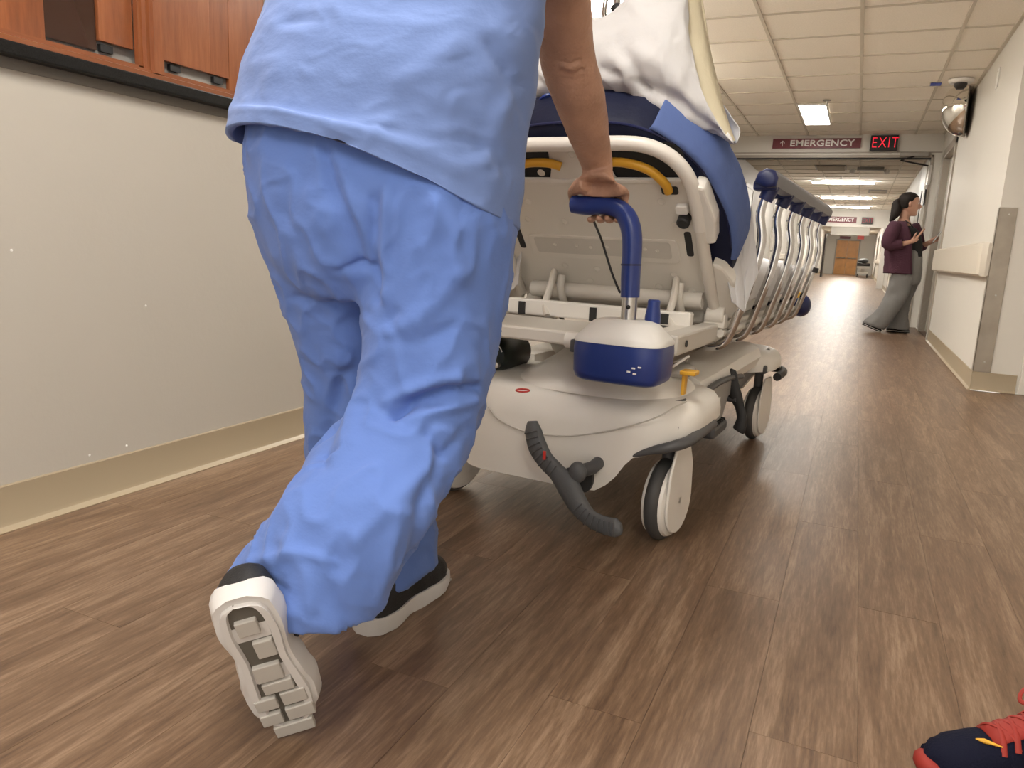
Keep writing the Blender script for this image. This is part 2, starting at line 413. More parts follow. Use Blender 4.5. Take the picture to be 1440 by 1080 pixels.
# doors along the far corridor
n = 7
for side, x, sgn in (('l', XL, 1), ('r', XR, -1)):
    for y in ((14.6, 19.8, 25.0, 31.2, 42.0) if side == 'l' else (17.0, 22.5, 31.5, 43.0)):
        fr = MB().box(x, x+sgn*.02, y-.07, y, 0, 2.17).box(x, x+sgn*.02, y+1.05, y+1.12, 0, 2.17).box(x, x+sgn*.02, y, y+1.05, 2.1, 2.17)
        tag(fr.build('trim_%d' % n, M['framew' if side == 'l' else 'frame'], smooth=False), kind='structure')
        d = slab('door_%d' % n, x, x+sgn*.008, y, y+1.05, .01, 2.1, M['doorw'])
        MB().box(x+sgn*.008, x+sgn*.06, y+.1, y+.2, .98, 1.01).build('door_handle', M['steel'], d, smooth=False, world=True)
        n += 1

# handrail bumpers on the walls
def crash_rail(name, label, x, sgn, y0, y1, z0, z1, grp=None):
    r = thing(name, label, 'handrail', (x, (y0+y1)/2, z0), 0, grp)
    prof = [(.0, z0+.02), (.055, z0), (.075, z0+.015), (.078, (z0+z1)/2), (.075, z1-.012), (.055, z1), (.0, z1-.02)]
    MB().loft([[(x+sgn*a, y, z) for a, z in prof] for y in (y0+.08, y1-.08)]).build('rail_cover', M['railv'], r, world=True, ang=30)
    for ya, yb in ((y0, y0+.08), (y1-.08, y1)):
        rings = []
        for t in (0, .25, .5, .75, 1):
            yy = lerp(ya, yb, t); q = t if ya == y0 else 1-t; s = .35+.65*math.sqrt(max(0, 1-(1-q)**2))
            rings.append([(x+sgn*a*s, yy, z) for a, z in prof])
        MB().loft(rings).build('end_cap', M['railv'], r, world=True, ang=30)
    return r
crash_rail('handrail', 'wide beige bumper handrail on the white wall between the steel corner guard and the woman', XR, -1, YC+.02, DY0-.12, .78, 1.015)
crash_rail('handrail', 'narrow pale handrail along the left wall of the far corridor', XL, 1, 20.95, 24.8, .80, .95)
crash_rail('handrail', 'narrow pale handrail on the far right wall past the second doorway', XR, -1, 32.7, 42.8, .80, .95)
# steel corner guard on the return wall
g = thing('corner_guard', 'tall scuffed steel corner guard at the end of the bumper handrail', 'corner guard', (XR, YC, .127))
MB().box(XR-.006, XR, YC-.006, YC+.05, .128, 1.245).box(XR-.006, .925, YC-.006, YC-.0005, .128, 1.245).build('guard_sheet', M['guard'], g, world=True, smooth=False, bevel=.002)
for z in (.20, .66, 1.2):
    MB().lathe([(.006, 0), (.005, .002), (.001, .003)], 10, Matrix.Translation((.88, YC-.006, z)) @ Matrix.Rotation(math.pi/2, 4, 'X')).build('screw', M['steel'], g, world=True)

# blank plate high on the right wall
p = WX(1404, 110, XR)
pl = thing('wall_plate', 'small blank white plate high on the right wall, near the ceiling', 'wall plate', (XR, p.y, p.z-.07))
MB().box(XR-.008, XR, p.y-.05, p.y+.05, p.z-.075, p.z+.075).build('plate', M['white'], pl, world=True, smooth=False, bevel=.003)
for dz in (-.05, .05): MB().ball((XR-.009, p.y, p.z+dz), .004, n=8, m=4).build('screw', M['steel'], pl, world=True)

# ---------------- convex mirror, smoke detector, tape
cm = W(1347, 151, 8.75)
mir = thing('convex_mirror', 'shiny half-dome convex mirror high in the right corner under the ceiling', 'mirror', (cm.x, cm.y, cm.z-.28))
RMr = Matrix.Translation(cm+Vector((.09, .02, 0))) @ Matrix.Rotation(math.radians(-8), 4, 'Z') @ Matrix.Rotation(-math.pi/2, 4, 'Y')
prof = [(.275*math.cos(a), .235*math.sin(a)) for a in [math.pi/2*k/14*.985 for k in range(15)]]
MB().lathe(prof, 40, RMr, cap=(False, True)).build('dome', M['mirror'], mir, world=True)
MB().lathe([(.001, -.004), (.274, -.004), (.274, .0), (.001, .0)], 40, RMr).build('back_plate', M['white'], mir, world=True)
MB().lathe([(.272, -.006), (.280, -.004), (.280, .006), (.274, .008)], 40, RMr, cap=(True, False)).build('rim', M['bracket'], mir, world=True)
MB().tube([cm+Vector((.12, 0, .26)), cm+Vector((.12, 0, ZC-cm.z))], .012, 8).ball(cm+Vector((.12, 0, .25)), .03, n=10, m=6).build('bracket', M['chrome'], mir, world=True)
sd = WZ(1352, 112, ZC)
smk = thing('smoke_detector', 'white round smoke detector on the ceiling just above the dome mirror', 'smoke detector', (sd.x, sd.y, ZC))
Tm = Matrix.Translation((sd.x, sd.y, ZC)) @ Matrix.Rotation(math.pi, 4, 'X')
MB().lathe([(.105, 0), (.105, .015), (.09, .03), (.02, .034)], 24, Tm).build('housing', M['white'], smk, world=True)
MB().lathe([(.055, .033), (.05, .06), (.03, .085), (.005, .09)], 20, Tm).build('sensor_head', M['exitblack'], smk, world=True)
tp = WZ(1316, 118, ZC)
tag(MB().box(tp.x-.045, tp.x+.045, tp.y-.06, tp.y+.06, ZC-.006, ZC-.003).build('tape', M['bluetape'], smooth=False), 'small strip of blue tape stuck to the ceiling grid left of the dome mirror', 'tape')

# ---------------- lights
def troffer(label, x0, x1, y0, y1, m, grp=None, name='ceiling_light'):
    t = thing(name, label, 'light', ((x0+x1)/2, (y0+y1)/2, ZC), 0, grp)
    f = MB()
    for a in ((x0-.02, x0, y0-.02, y1+.02), (x1, x1+.02, y0-.02, y1+.02), (x0, x1, y0-.02, y0), (x0, x1, y1, y1+.02)): f.box(*a, ZC-.016, ZC+.004)
    f.build('frame', M['white'], t, world=True, smooth=False)
    MB().box(x0, x1, y0, y1, ZC-.012, ZC-.004).build('diffuser', m, t, world=True, smooth=False)
troffer('lit ceiling light panel above the maroon sign', -.81, -.53, 9.2, 10.5, M['lampmid'])
for yy, lb in ((3.2, 'over the stretcher'), (.3, 'over the camera'), (-2.2, 'behind the camera')):
    troffer('lit ceiling light panel out of frame '+lb, -1.12, -.52, yy, yy+1.2, M['lamp'])
troffer('added fill light panel, unseen, at the right behind the camera', .55, 1.15, -1.9, -.7, M['lamp'])  # extra panel added to brighten the surfaces that face the camera
for y0, lb in ((4.7, 'hidden above the pillow near the reception'), (6.6, 'hidden above the pillow before the header')):
    troffer('lit ceiling light panel on the left, '+lb, -2.02, -1.60, y0, y0+1.2, M['lampmid'])
M['lampend'] = mat('strip_diffuser_end', (1, .93, .82), .5, emit=110)
for k, y in enumerate((18.0, 22.3, 26.0, 31.5, 34.2, 40.0, 47.0)):
    lab = ['nearest', 'second', 'third', 'fourth', 'fifth', 'sixth', 'farthest'][k]
    t = thing('strip_light', lab+' of the long strip lights across the far corridor ceiling', 'light', (-.5, y, ZC), 0, 'strip lights of the far corridor')
    MB().box(-1.13, .12, y-.11, y+.11, ZC-.02, ZC).build('housing', M['white'], t, world=True, smooth=False)
    MB().box(-1.12, .11, y-.10, y+.10, ZC-.048, ZC-.02).build('diffuser', M['lampend' if k > 3 else 'lampfar'], t, world=True, smooth=False, bevel=.008)

def sprinkler(px, py, label):
    p = WZ(px, py, ZC); t = thing('sprinkler', label, 'sprinkler', (p.x, p.y, ZC))
    T = Matrix.Translation((p.x, p.y, ZC)) @ Matrix.Rotation(math.pi, 4, 'X')
    MB().lathe([(.04, 0), (.04, .006), (.015, .01)], 16, T).build('escutcheon', M['bracket'], t, world=True)
    MB().lathe([(.01, .01), (.01, .045), (.03, .047), (.03, .052)], 12, T).build('deflector', M['steel'], t, world=True)
sprinkler(1163, 141, 'small sprinkler head just above the lit panel near the maroon sign')
sprinkler(1183, 248, 'small sprinkler head before the nearest strip light')
sprinkler(1186, 268, 'small sprinkler head between the first two strip lights')
sprinkler(1189, 287, 'small sprinkler head behind the second strip light')
def vent(label, x0, x1, y0, y1):
    t = thing('ceiling_vent', label, 'vent', ((x0+x1)/2, (y0+y1)/2, ZC))
    MB().box(x0, x1, y0, y1, ZC-.012, ZC+.002).build('backing', M['grey'], t, world=True, smooth=False)
    for k in range(5):
        y = lerp(y0, y1, (k+.5)/5); MB().box(x0+.03, x1-.03, y-.03, y+.01, ZC-.03, ZC-.012).build('slat', M['grid'], t, world=True, smooth=False)
vent('square grey ceiling vent past the header, left of the exit light rail', -.93, -.40, 15.0, 15.7)
vent('dark round-edged ceiling vent at the right past the nearest strip light', .02, .42, 20.0, 20.8)
tl = thing('emergency_light', 'ceiling bar with white spot heads just past the header', 'light', (0, 15.4, ZC))
MB().box(-.22, .22, 15.3, 15.5, ZC-.05, ZC).build('housing', M['grey'], tl, world=True, smooth=False)
for x in (-.30, .27): MB().ball((x, 15.4, ZC-.06), .05, n=10, m=6).build('lamp_head', M['white'], tl, world=True)

# ---------------- signs
RX = Matrix.Rotation(math.pi/2, 4, 'X')
def em_sign(label, x0, x1, z0, z1, y, grp=None):
    s = thing('emergency_sign', label, 'sign', ((x0+x1)/2, y, z0), 0, grp)
    MB().box(x0, x1, y-.02, y, z0, z1).build('board', M['maroon'], s, world=True, smooth=False)
    h = z1-z0; zc = (z0+z1)/2; W_ = x1-x0
    text(s, 'EMERGENCY', h*.90, Matrix.Translation((x0+W_*.565, y-.021, zc)) @ RX, M['signwhite'], bold=.0025*h/.13, sx=1.21*W_/1.14*.13/h, spacing=1.04)
    ax = x0+W_*.115; u = h*.3
    a = MB().box(ax-u*.12, ax+u*.12, y-.023, y-.02, zc-u, zc+u*.8)
    for sg in (-1, 1):
        a.add([(ax, y-.023, zc+u*1.05), (ax, y-.023, zc+u*.72), (ax+sg*u*.75, y-.023, zc-u*.02), (ax+sg*u*.75, y-.023, zc+u*.3)], [(0, 1, 2, 3)])
    a.build('arrow', M['signwhite'], s, world=True, smooth=False)
def exit_sign(label, x0, x1, z0, z1, y, m, grp=None):
    s = thing('exit_sign', label, 'sign', ((x0+x1)/2, y, z0), 0, grp)
    MB().box(x0, x1, y-.06, y, z0, z1).build('housing', M['exitblack'], s, world=True, smooth=False, bevel=.004)
    h = z1-z0
    text(s, 'EXIT', h*.98, Matrix.Translation(((x0+x1)/2+.012, y-.061, (z0+z1)/2)) @ RX, m, bold=-.002, sx=.74*(x1-x0)/.335*.205/h, spacing=1.12)
em_sign('maroon EMERGENCY sign with white arrow on the near header', -1.295, -.160, 2.348, 2.478, YH-.012)
exit_sign('black EXIT sign with red letters beside the near EMERGENCY sign', -.045, .285, 2.305, 2.505, YH-.012, M['exitred'])
em_sign('small maroon EMERGENCY sign on the second header behind the side rail', -1.36, -.215, 2.08, 2.27, Y2)
M['exitdim'] = mat('exit_red_dim', (.35, .02, .03), .5, emit=.25)
exit_sign('small dim red exit sign beside the second EMERGENCY sign', -.06, .27, 2.06, 2.27, Y2, M['exitdim'])
s = thing('exit_sign', 'tiny red exit sign hanging in the far corridor', 'sign', (-.03, 44, 2.0))
MB().box(-.2, .12, 43.9, 43.96, 2.0, 2.24).box(-.05, -.03, 43.92, 43.94, 2.24, ZC).build('board', M['red'], s, world=True, smooth=False)
s = thing('wall_sign', 'tiny red sign over the wooden door at the far end', 'sign', (-1.0, YE, 2.25))
MB().box(-1.25, -.6, YE-.04, YE, 2.2, 2.36).build('board', M['maroon'], s, world=True, smooth=False)

# ---------------- header door: open leaf beyond the header, with closer
lf = tag(MB().box(XJ-.05, XJ-.008, YH+.22, YH+1.25, .01, 2.2).build('door_2', M['doorw'], smooth=False, bevel=.003), kind='structure')
MB().box(XJ-.055, XJ-.048, YH+.5, YH+.62, 1.2, 1.85).build('window_slot', M['hole'], lf, smooth=False, world=True)
for z in (.3, 1.15, 1.95): MB().tube([(XJ-.035, YH+.205, z-.06), (XJ-.035, YH+.205, z+.06)], .014, 8).build('hinge', M['steel'], lf, world=True)
dc = thing('door_closer', 'grey door closer with a bent arm under the right end of the header', 'door closer', (.5, YH-.03, 2.22))
MB().box(.33, .67, YH-.07, YH-.012, 2.235, 2.29).build('body', M['bracket'], dc, world=True, bevel=.01)
MB().tube([(.5, YH-.05, 2.235), (.34, YH-.18, 2.17), (.68, YH-.02, 2.12)], .011, 8).build('arm', M['exitblack'], dc, world=True)
for x, lb in ((.69, 0),):
    b = thing('hinge_strip', 'dark metal strike box on the right door jamb under the header', 'hardware', (x, YH-.03, 1.5))
    MB().box(XJ-.05, XJ-.03, YH-.03, YH+.05, 1.62, 1.82).build('plate', M['exitblack'], b, world=True, smooth=False)
    MB().box(XJ-.04, XJ-.005, YH-.022, YH+.05, 1.88, 2.13).build('hinge', M['steel'], b, world=True, smooth=False)
# dark post on the left in the far corridor
fp = thing('door_edge', 'narrow dark open door edge standing off the left wall of the far corridor', 'door', (-1.62, 41, 0))
MB().box(-1.66, -1.58, 40.5, 41.5, .01, 2.1).build('leaf', M['exitblack'], fp, world=True, smooth=False)
MB().box(-1.58, -1.54, 40.6, 40.7, 1.0, 1.05).build('handle', M['steel'], fp, world=True, smooth=False)
# far parked stretcher
fb = thing('parked_stretcher', 'small parked stretcher against the right end of the far corridor', 'stretcher', (.25, 46, 0))
MB().box(-.05, .6, 45, 47, .62, .78).build('mattress', M['exitblack'], fb, world=True, bevel=.04)
MB().box(-.03, .58, 45.02, 46.98, .5, .6).build('frame', M['shell'], fb, world=True, smooth=False)
MB().box(.0, .55, 45.1, 46.9, .18, .3).box(.18, .38, 45.6, 46.4, .3, .5).build('base', M['shell'], fb, world=True, bevel=.02)
for x in (.03, .52):
    for y in (45.15, 46.85):
        MB().lathe([(.09, -.025), (.1, -.015), (.1, .015), (.09, .025)], 16, Matrix.Translation((x, y, .1)) @ Matrix.Rotation(math.pi/2, 4, 'Y')).build('wheel', M['tyre'], fb, world=True)
MB().ball((.25, 46.3, .9), .28, .4, .14).build('blanket', M['dkgrey'], fb, world=True)

# ---------------- reception ledge and wooden screen on the left
le = thing('granite_ledge', 'black granite ledge along the left wall under the wooden screen', 'ledge', (XL, 0, ZW))
MB().box(XL-.149, XL+.045, YB, 2.62, ZW, ZW+.034).build('slab', M['granite'], le, world=True, smooth=False, bevel=.004)
MB().box(XL, XL+.003, YB, 2.62, ZW-.028, ZW).build('shade_strip', M['shade_strip'], le, world=True, smooth=False)  # shadow under the ledge, painted as a thin dark strip on the wall
Z0 = ZW+.034
sc = thing('reception_screen', 'cherry wood reception screen of upright panels above the black ledge', 'screen', (XL, 1.2, Z0))
def rail(name, y0, y1, z0, z1, d, m):
    prof = [(0, z0), (d, z0), (d, z0+(z1-z0)*.45), (d*.75, z0+(z1-z0)*.55), (d*.75, z0+(z1-z0)*.78), (d*.4, z0+(z1-z0)*.86), (d*.4, z1), (0, z1)]
    MB().loft([[(XL-.02+a, y, z) for a, z in prof] for y in (y0, y1)]).build(name, m, sc, world=True, ang=20)
rail('bottom_rail', YB, 2.29, Z0, Z0+.035, .045, M['cherry_h'])
rail('top_rail', YB, 2.29, 2.22, 2.3, .045, M['cherry_h'])
def stile(y0, y1):
    n = len((0, 1)); prof = [(0, y0), (.018, y0), (.018, lerp(y0, y1, .2)), (.03, lerp(y0, y1, .25)), (.03, lerp(y0, y1, .42)), (.042, lerp(y0, y1, .48)), (.042, lerp(y0, y1, .95)), (0, y1)]
    MB().loft([[(XL-.02+a, y, z) for a, y in prof] for z in (Z0+.02, 2.25)]).build('stile', M['cherry'], sc, world=True, ang=20)
for y0, y1 in ((1.70, 1.775), (-.1, -.02), (2.285, 2.36)): stile(y0, y1)
MB().box(XL-.05, XL-.045, YB, 2.29, Z0+.01, 2.25).build('backing', M['grey'], sc, world=True, smooth=False)
for y0, y1, zb, xx, m in ((-.02, 1.0, Z0+.01, -.032, 'cherry'), (1.0, 1.425, Z0+.01, -.030, 'cherry'), (1.425, 1.585, Z0+.05, -.040, 'darkglass'), (1.585, 1.70, Z0+.079, -.030, 'cherry'),
                          (1.775, 2.0, Z0+.075, -.030, 'cherry'), (2.0, 2.085, Z0+.076, -.033, 'cherry'), (2.085, 2.26, Z0+.008, -.034, 'cherry')):
    MB().box(XL+xx-.008, XL+xx+.008, y0+.001, y1-.001, zb, 2.24).build('panel', M[m], sc, world=True, smooth=False, bevel=.0015)
for y in (1.615, 1.86, 2.04): MB().box(XL-.044, XL-.03, y-.02, y+.02, Z0+.052, Z0+.072).build('track_clip', M['black'], sc, world=True, smooth=False)
p0 = MB().box(XL-.05, XL+.02, 2.36, 2.62, ZW+.034, 2.3).build('end_post', M['grey'], sc, world=True, smooth=False, bevel=.004)
# small wall dents near the left baseboard
for px, py in ((126, 640), (178, 627), (16, 352), (205, 430)):
    q = WX(px, py, XL); tag(MB().ball((XL, q.y, q.z), .0015, .004, .004, n=8, m=4).build('wall_chip', M['white'], smooth=True), kind='structure')

# ================================================================== the stretcher (its own frame: x across, y towards its foot, z up)
ST = thing('stretcher', 'white wheeled hospital stretcher with raised backrest, blue push handle and chrome side rail', 'stretcher', (-.806, 2.147, 0), math.radians(-3.6))
SM = mw(ST); SI = SM.inverted()
def sray(px, py):
    o = SI @ CAM; d = (SI.to_3x3() @ ray(px, py)); return o, d
def LV(px, py, v): o, d = sray(px, py); return o+d*((v-o.y)/d.y)
def LU(px, py, u): o, d = sray(px, py); return o+d*((u-o.x)/d.x)
def LZ(px, py, z): o, d = sray(px, py); return o+d*((z-o.z)/d.z)
RY = Matrix.Rotation(math.pi/2, 4, 'Y')

# ---- casters
def caster(u, v, yaw=0):
    T = Matrix.Translation((u, v, .127)) @ Matrix.Rotation(math.radians(yaw), 4, 'Z')
    tyre = []
    for k in range(13):
        a = math.pi*(k/12)-math.pi/2; tyre.append((.103+.024*math.cos(a), .023*math.sin(a)))
    wl = MB().lathe([(.09, -.02)]+tyre+[(.09, .02)], 40, T @ RY).build('wheel', M['tyre'], ST)
    for sg in (-1, 1):
        pr = [(.112, .021), (.108, .030), (.085, .040), (.05, .044), (.012, .045), (.001, .045)]
        MB().lathe([(r, sg*h) for r, h in pr], 36, T @ RY).build('wheel_cover', M['shell'], wl)
    # fork horn: a teardrop blade on each side running up to the hood
    for sg in ((1,) if u > 0 else (-1,)):
        poly = [(.098*math.sin(a), -.098*math.cos(a)) for a in [math.pi*(k/14-.5) for k in range(15)]]+[(.088, .10), (.05, .17), (-.05, .17), (-.088, .10)]
        MB().prism([(y, z) for y, z in poly], .036 if sg > 0 else -.045, .045 if sg > 0 else -.036,
                   T @ Matrix(((0, 0, 1, 0), (1, 0, 0, 0), (0, 1, 0, 0), (0, 0, 0, 1)))).build('fork', M['shell'], wl, bevel=.006)
    MB().lathe([(.02, .12), (.02, .26), (.034, .262), (.034, .30)], 16, T).build('stem', M['dkgrey'], wl)
for u, v, yaw in ((.372, .0, -5), (-.362, .0, -16), (.362, 1.46, -6), (-.362, 1.46, 0)): caster(u, v, yaw)

# ---- base hoods: a moulded shell with a skirt arched over the wheels
def hood(v0, v1, hw, flip, name):
    n = 96; loop = []
    vc, hv = (v0+v1)/2, (v1-v0)/2
    for k in range(n):
        a = 2*math.pi*k/n; c, s_ = math.cos(a), math.sin(a); e = 2/4.2
        loop.append((hw*math.copysign(abs(c)**e, c), vc+hv*math.copysign(abs(s_)**e, s_)))
    def zb(u, v):
        near = (v < vc) if not flip else (v > vc)
        if near and abs(v-vc) > hv*.35:
            return interp([0, .20, .235, .32, .40, .50], [.155, .155, .18, .275, .325, .345], abs(u))
        return interp([0, .25, .42], [.30, .33, .345], abs(u))
    def zt(u): return .43
    rows = []
    for f, ins, mode in ((0, .012, 'b'), (0, 0, 'b'), (.35, 0, 'm'), (.75, .004, 'm'), (1, .02, 'm'), (1.0, .05, 't1'), (1, .12, 't2'), (1, .30, 't3')):
        ring = []
        for u, v in loop:
            k = 1-ins/hw; uu, vv = u*k, vc+(v-vc)*(1-ins/hv)
            b, t = zb(u, v), zt(u)
            z = b+(t-.025-b)*f if mode in 'bm' else {'t1': t-.004, 't2': t+.006, 't3': t+.02}[mode]
            if mode == 'm' and f == 1: z = t-.018
            ring.append((uu, vv, z))
        rows.append(ring)
    return MB().loft(rows, (False, True)).build(name, M['shell'], ST, ang=60)
hood(-.165, .40, .458, False, 'base_hood')
hood(1.22, 1.70, .440, True, 'foot_hood')
# hood liner, bumper corners
for v0, v1 in ((-.10, .34), (1.28, 1.62)): MB().box(-.42, .42, v0, v1, .335, .375).build('hood_liner', M['dkgrey'], ST, smooth=False, bevel=.01)
for sg in (-1, 1):
    MB().tube(cr([(sg*.30, -.145, .272), (sg*.36, -.146, .300), (sg*.41, -.138, .318), (sg*.445, -.10, .330), (sg*.452, -.02, .334), (sg*.452, .16, .334)], 5), [.004, .013, .016, .016, .016], 10).build('bumper', M['dkgrey'], ST)
    MB().tube(cr([(sg*.30, 1.66, .315), (sg*.42, 1.63, .318), (sg*.455, 1.54, .318), (sg*.455, 1.36, .318)], 5), .018, 10).build('bumper', M['black'], ST)
# raised cover under the mast
rows = []
for r, z, zf in ((1.0, .425, .325), (.985, .435, .37), (.95, .445, .41), (.88, .458, .445), (.76, .475, .474), (.60, .505, .505), (.46, .535, .535), (.36, .552, .552), (.28, .56, .56)):
    row = []
    for k in range(64):
        a = 2*math.pi*k/64; q = min(1, max(0, (-math.sin(a)-.45)/.5)); q = q*q*(3-2*q)
        ca_, sa_ = math.copysign(abs(math.cos(a))**.85, math.cos(a)), math.copysign(abs(math.sin(a))**.72, math.sin(a)); row.append((.12+.27*r*ca_, .11+.24*r*sa_, z))
    rows.append(row)
MB().loft(rows, (True, True)).build('mast_cover', M['shell'], ST, ang=60)
MB().tube(cr([LV(a, b, -.1652) for a, b in ((686, 572), (702, 590), (740, 607), (795, 613), (850, 607), (900, 595), (930, 584))]+[Vector((.405, -.125, .424)), Vector((.42, -.05, .432))], 6), .0022, 6).build('cover_seam', M['shelldk'], ST)
# lift columns: dark mast near, pale oval shroud behind
MB().box(.06, .20, .02, .14, .53, .60).build('mast', M['dkgrey'], ST, smooth=False, bevel=.012)
rows = []
for r, z in ((.75, .47), (.92, .50), (1, .54), (1, .585)):
    rows.append([(.05+.19*r*math.cos(2*math.pi*k/40), .24+.15*r*math.sin(2*math.pi*k/40), z) for k in range(40)])
MB().loft(rows).build('column_shroud', M['shell2'], ST, ang=60)
MB().box(-.14, .14, 1.2, 1.42, .42, .60).build('foot_column', M['shell2'], ST, smooth=False, bevel=.03)
# side beams of the base with grey name panel
for sg in (-1, 1):
    prof = [(.22, .36), (.375, .36), (.388, .40), (.374, .436), (.335, .458), (.22, .458)]
    MB().loft([[(sg*a, v, z+(.0 if v < .9 else .01)) for a, z in prof] for v in (.28, .5, .9, 1.3)]).build('side_beam', M['shell'], ST, ang=30)
    q = MB(); q.prism([(.14, .26), (.15, .33), (.22, .385), (.38, .405), (.60, .40), (.82, .375), (.82, .34), (.66, .33), (.58, .25)], sg*.372, sg*.392,
                      Matrix(((0, 0, 1, 0), (1, 0, 0, 0), (0, 1, 0, 0), (0, 0, 0, 1))))
    sp = q.build('side_panel', M['grey'], ST, smooth=False, bevel=.006)
    q = MB().tube(cr([(sg*.394, .14, .33), (sg*.394, .22, .388), (sg*.394, .38, .41), (sg*.394, .62, .404), (sg*.394, .86, .38)], 5), .011, 8)
    q.build('panel_rim', M['dkgrey'], sp)
    if sg > 0:
        text(sp, 'stryker', .085, SM @ Matrix.Translation((.3935, .27, .34)) @ Matrix.Rotation(math.pi/2, 4, 'Z') @ RX, M['signwhite'], bold=.0015, align='LEFT')
# side brake pedal (tall black double pedal) and the small grey one
for sg in (-1, 1):
    path = cr([Vector((sg*q.x, q.y, q.z)) for q in [LV(a, b, .70) for a, b in ((1032, 520), (1029, 527), (1029, 543), (1035, 558), (1040, 572), (1043, 588), (1040, 602), (1038, 606))]], 5)
    bp = MB().tube(path, [.010, .022, .029, .024, .017, .018, .024, .022], 14, flat=.5, ref=(0, 1, 0)).build('brake_pedal', M['black'], ST)
    cpt = LV(1037, 562, .70); MB().tube([(sg*.30, .73, cpt.z), (sg*cpt.x, .70, cpt.z)], .014, 10).build('pedal_shaft', M['dkgrey'], bp)
    cpt = LV(1000, 600, .50)
    rp = MB().box(sg*(cpt.x-.07), sg*(cpt.x+.035), .40, .60, cpt.z-.024, cpt.z+.018).build('release_pedal', M['dkgrey'], ST, bevel=.012, smooth=False)
    for k in range(7): MB().box(sg*(cpt.x-.065), sg*(cpt.x+.03), .41+k*.026, .423+k*.026, cpt.z+.016, cpt.z+.024).build('grip_rib', M['black'], rp, smooth=False)
# ---- steering pedal at the head end
pts = [(749, 592, -.255), (750, 606, -.26), (756, 628, -.265), (767, 647, -.27), (783, 664, -.275), (799, 684, -.28), (812, 708, -.285), (828, 727, -.29), (848, 738, -.295), (866, 742, -.30), (874, 742, -.30)]
path = cr([LV(a, b, c) for a, b, c in pts], 5)
sp = MB().tube(path, [.014, .026, .029, .026, .026, .034, .030, .024, .025, .026, .014], 16, flat=.62, ref=(0, 1, 0)).build('steer_pedal', M['pedal'], ST)
for seg_ in (path[5:22], path[-20:-4]):
    for k in range(0, len(seg_)-1, 2):
        p, t = seg_[k], (seg_[k+1]-seg_[k]).normalized(); nrm = t.cross(Vector((0, 1, 0))).normalized()
        MB().tube([p+nrm*-.020+Vector((0, -.0155, 0)), p+Vector((0, -.019, 0)), p+nrm*.020+Vector((0, -.0155, 0))], .0022, 6).build('grip_rib', M['dkgrey'], sp)
hub = LV(812, 668, -.26)
MB().tube([hub+Vector((-.02, -.01, 0)), hub+Vector((.02, .06, .01)), hub+Vector((.02, .16, .02))], .019, 12).build('pedal_shaft', M['dkgrey'], sp)
MB().ball(hub+Vector((.005, -.012, .012)), .026, .02, .03).build('hub', M['pedal'], sp)
q = LV(766, 640, -.288); MB().box(q.x-.004, q.x+.004, q.y-.004, q.y, q.z-.012, q.z+.012).build('red_mark', M['red'], sp, smooth=False)
sk = LV(824, 672, -.168)
MB().lathe([(.024, -.004), (.024, .012)], 20, Matrix.Translation(sk) @ Matrix.Diagonal((1, 1, 1.7, 1)) @ Matrix.Rotation(math.pi/2, 4, 'X')).build('pedal_slot', M['hole'], ST)
q = LZ(735, 549, .437); MB().tube([q+Vector((.018*math.cos(a), .022*math.sin(a), 0)) for a in [2*math.pi*k/20 for k in range(21)]], .0025, 6).build('warning_ring', M['red'], ST)

# ---- litter frame
for sg in (-1, 1):
    MB().box(sg*.325, sg*.385, -.06, 2.10, .555, .615).build('frame_rail', M['shelldk'], ST, smooth=False, bevel=.008)
hp = MB()
hp.loft([[(-.385, -.13, .588), (.12, -.13, .588), (.12, .10, .600), (-.385, .10, .600)], [(-.385, -.13, .602), (.12, -.13, .602), (.12, .10, .612), (-.385, .10, .612)]])
hp.build('head_plate', M['shelldk'], ST, smooth=False, bevel=.004)
MB().box(-.385, .12, -.15, -.125, .565, .604).build('head_lip', M['shell2'], ST, smooth=False, bevel=.006)
MB().tube([(.085, -.14, .58), (.135, -.14, .58)], .024, 14).build('lip_end', M['shell'], ST)
MB().box(-.33, .33, .26, .30, .60, .655).build('cross_bar', M['shell'], ST, smooth=False, bevel=.006)
for u, ww in ((-.27, .012), (.0, .012), (.24, .02)): MB().box(u-ww, u+ww, .252, .262, .60, .645).build('bar_slot', M['hole'], ST, smooth=False)
MB().box(-.33, .33, 2.04, 2.10, .555, .615).build('foot_bar', M['shelldk'], ST, smooth=False, bevel=.008)
MB().box(-.33, .33, .46, 2.05, .605, .665).build('deck', M['shelldk'], ST, smooth=False, bevel=.01)
MB().box(.20, .33, -.02, .30, .595, .612).build('rail_plate', M['shell2'], ST, smooth=False, bevel=.004)
MB().box(.25, .28, .05, .20, .611, .614).build('plate_slot', M['hole'], ST, smooth=False)
q = LU(929, 477, .387); MB().lathe([(.010, 0), (.010, .003)], 12, Matrix.Translation((.386, .02, .585)) @ RY).build('rail_hole', M['hole'], ST)
MB().box(.385, .43, -.02, .03, .50, .512).box(.39, .40, -.01, .02, .44, .51).build('yellow_clip', M['yellow'], ST, smooth=False, bevel=.003)
for u in (-.30, .37):
    MB().tube([(u-.03, .43, .64), (u+.03, .43, .64)], .03, 14).box(u-.035, u+.035, .41, .46, .60, .645).build('hinge_block', M['shell2'], ST, bevel=.004)
for u in (-.20, .245):
    MB().tube(cr([(u, .36, .75), (u+.012, .31, .70), (u+.01, .28, .64), (u+.03, .26, .60)], 5), .012, 10, flat=1.6).build('strut', M['shell2'], ST)

